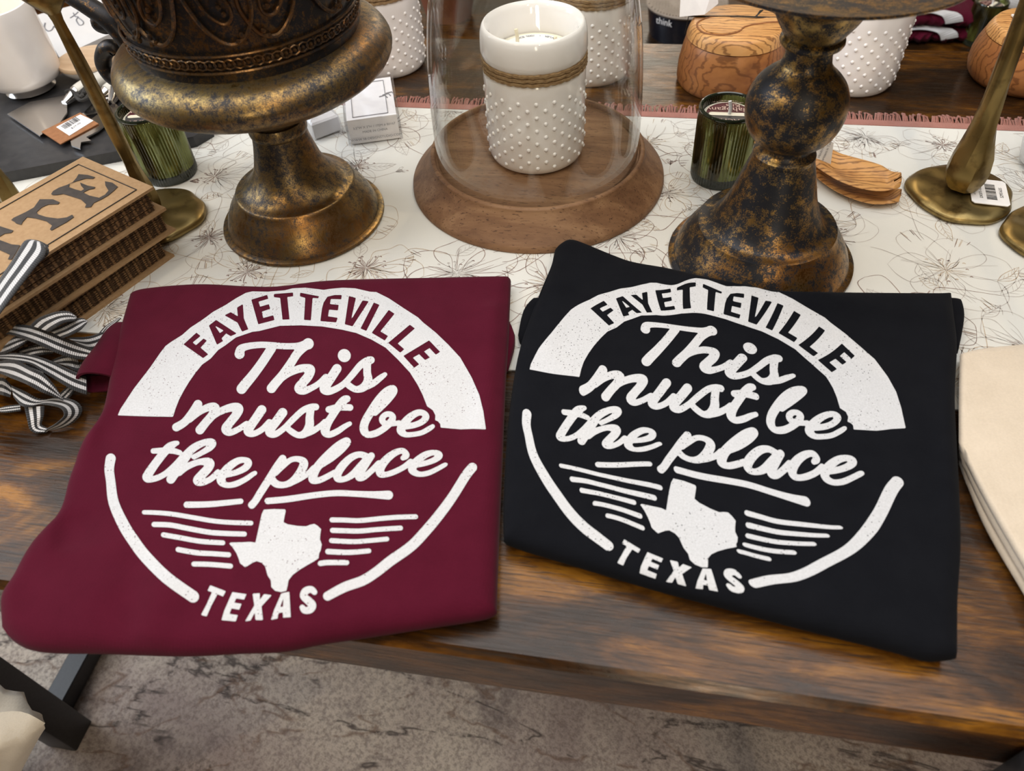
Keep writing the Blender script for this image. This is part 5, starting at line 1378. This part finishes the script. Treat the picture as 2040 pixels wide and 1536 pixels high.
for s in range(2):
    o_ = s*nu*nv
    for j in range(nv-1):
        for i in range(nu-1):
            q_ = (o_+j*nu+i, o_+j*nu+i+1, o_+(j+1)*nu+i+1, o_+(j+1)*nu+i); f.append(q_ if s == 0 else q_[::-1])
obj('cover', m.add(v, f), MAT['creamcloth'], cu, ang=180)

# ================================================================== things on the back table
def small_shirt(px, py, lv, label, w=.19, d=.13, rz=0.1, seed=1):
    """a short stack entry: folded maroon shirt seen from the front"""
    p = P(px, py, BH); t_ = thing('folded_shirt', label, 't-shirt', V((p.x, p.y, TZ+BH+lv*.030)), rz, 'folded shirts on the back table')
    r_ = random.Random(seed); N = 40; v = []; f = []
    for i in range(N+1):
        x_ = -w/2+w*i/N
        for k in range(14):
            a = 2*PI*k/14
            yy = d/2*math.copysign(abs(math.cos(a))**.6, math.cos(a)); zz = .0145+.0140*math.copysign(abs(math.sin(a))**.7, math.sin(a))
            wv = .003*math.sin(i*.7+seed)+.0025*math.sin(i*1.9+k*.4)
            v.append((x_+.004*math.sin(k*2.1+seed), yy+wv, max(.0004, zz+wv*.25)))
    for i in range(N):
        for k in range(14): f.append((i*14+k, i*14+(k+1) % 14, (i+1)*14+(k+1) % 14, (i+1)*14+k))
    f.append(tuple(range(13, -1, -1))); f.append(tuple(N*14+k for k in range(14)))
    obj('body', MB().add(v, f), MAT['maroon'], t_, ang=60)
    pm_ = MB(); n_ = 26
    rows_ = []
    for i in range(n_+1):
        a = .25+2.64*i/n_; row = []
        for rr_ in (.040, .066):
            row.append((rr_*1.18*math.cos(a), rr_*math.sin(a)))
        rows_.append(row)
    for i in range(n_):
        q_ = [rows_[i][0], rows_[i][1], rows_[i+1][1], rows_[i+1][0]]; w3 = []
        for (x_, s_) in q_:
            s2 = s_*.85
            if s2 < .022: y_, z_ = -d/2-.0042, .003+s2
            else: y_, z_ = -d/2-.0042+min(.02, (s2-.022))*.5+max(0, s2-.042), .0255+min(.0055, (s2-.022)*.4)
            w3.append((x_-.005, y_, z_))
        pm_.add(w3, [(0, 1, 2, 3)])
    wd_ = text('FAYETTEVILLE', .013)
    obj('print', pm_, MAT['print_m'], t_, smooth=False)
    return t_
small_shirt(1806, 62, 0, 'folded maroon printed shirt on the back table, lower of the stack', seed=2)
small_shirt(1808, 60, 1, 'folded maroon printed shirt on the back table, upper of the stack', rz=.02, seed=5)
small_shirt(2060, 5, 0, 'folded maroon shirt on the back table at right photo edge', rz=-.05, seed=7)
small_shirt(2062, 3, 1, 'folded maroon shirt atop another at the right photo edge', rz=.04, seed=9)
# black canister with ribbed disc on top
kp = P(1362, 62, BH); kb = thing('black_canister', 'black canister with ribbed taupe lid on the back table', 'canister', kp)
pc_ = profile(kp, [(62,66),(62,68),(40,72),(10,77),(8,77)])
obj('body', MB().lathe([(0, 0)]+pc_+[(0, pc_[-1][1])], 64), MAT['blackplastic'], kb)
kz, kr = pc_[-1][1], pc_[-1][0]
ld = obj('lid', MB().lathe([(kr*.9, kz), (kr*1.03, kz+.001), (kr*1.05, kz+.004), (kr*1.02, kz+.006), (kr*.55, kz+.005), (kr*.5, kz+.0055), (0, kz+.006)], 72), MAT['ribbeddisc'], kb)
rg_ = MB()
for k in range(26):
    x_ = -kr+2*kr*(k+.5)/26; yy = math.sqrt(max(0, (kr*.99)**2-x_*x_)); yi = math.sqrt(max(0, (kr*.5)**2-x_*x_))
    rg_.box((x_, -(yy+yi)/2, kz+.0065), (.0022, max(.001, yy-yi), .0025))
obj('ribs', rg_, MAT['ribbeddisc'], ld, smooth=False)
lt = MB(); put(lt, text('think', .018), V((-kr*.55, -kr*.86, .045)), V((.85, -.5, 0)), (0, 0, 1)); obj('logo', lt, MAT['paper'], kb, smooth=False)
# potted plants
def plant(loc, label, n, R, hh, mat, seed, pot=(.07, .10), lw=.022):
    t_ = thing('potted_plant', label, 'plant', loc, 0, 'potted plants behind the table'); r_ = random.Random(seed)
    obj('pot', MB().lathe([(0, 0), (pot[0]*.7, 0), (pot[0], pot[1]*.92), (pot[0]*1.06, pot[1]), (pot[0]*.95, pot[1]), (pot[0]*.9, pot[1]*.85), (0, pot[1]*.85)], 40), MAT['terracotta'], t_)
    for k in range(n):
        a = r_.uniform(0, 6.28); L_ = R*r_.uniform(.6, 1.1); h_ = hh*r_.uniform(.35, 1.0); w_ = lw*r_.uniform(.7, 1.2)
        d_ = V((math.cos(a), math.sin(a), 0)); s_ = V((-d_.y, d_.x, 0)); v = []; f = []
        for i in range(9):
            q_ = i/8; c_ = d_*L_*q_+V((0, 0, pot[1]*.85+h_*math.sin(q_*2.1)))
            ww = w_*math.sin(PI*min(1, .06+.94*q_))**.8+.0012
            v += [c_+s_*ww+V((0, 0, .004)), c_, c_-s_*ww+V((0, 0, .004))]
        for i in range(8): f += [(3*i, 3*i+1, 3*i+4, 3*i+3), (3*i+1, 3*i+2, 3*i+5, 3*i+4)]
        o_ = obj('leaf', MB().add(v, f), mat, t_); md = o_.modifiers.new('thickness', 'SOLIDIFY'); md.thickness = .0008
    return t_
plant(P(895, 30, BH), 'dark leafy potted plant seen through the left of the glass dome', 30, .17, .13, MAT['leafdark'], 3)
plant(P(75, -25, BH), 'green leafy potted plant behind the white tumbler candle', 34, .20, .10, MAT['leaf'], 5)
# white display riser behind
rs = thing('display_riser', 'white painted display riser box at the back of the rear table', 'riser', V((.82, YB+1.22, TZ+BH)))
obj('box', MB().box((.82, YB+1.22, TZ+BH+.15), (1.2, .10, .30), bev=.004), MAT['cream_wall'], rs, world=True)
# unseen dark shelving added at the back wall to darken tabletop reflections
sh = thing('reflected_shelving', 'unseen dark shelving added at the back wall for tabletop reflections', 'shelving', V((1.75, 3.25, 0)))
for x_ in (.75, 1.75, 2.75): obj('upright', MB().box((x_, 3.25, 1.05), (.05, .35, 2.1)), MAT['darkwall'], sh, world=True, smooth=False)
for z_ in (.12, .55, 1.0, 1.45, 1.9, 2.1): obj('shelf', MB().box((1.75, 3.25, z_), (2.0, .35, .035)), MAT['darkwall'], sh, world=True, smooth=False)
obj('back_panel', MB().box((1.75, 3.43, 1.05), (2.05, .02, 2.1)), MAT['darkwall'], sh, world=True, smooth=False)
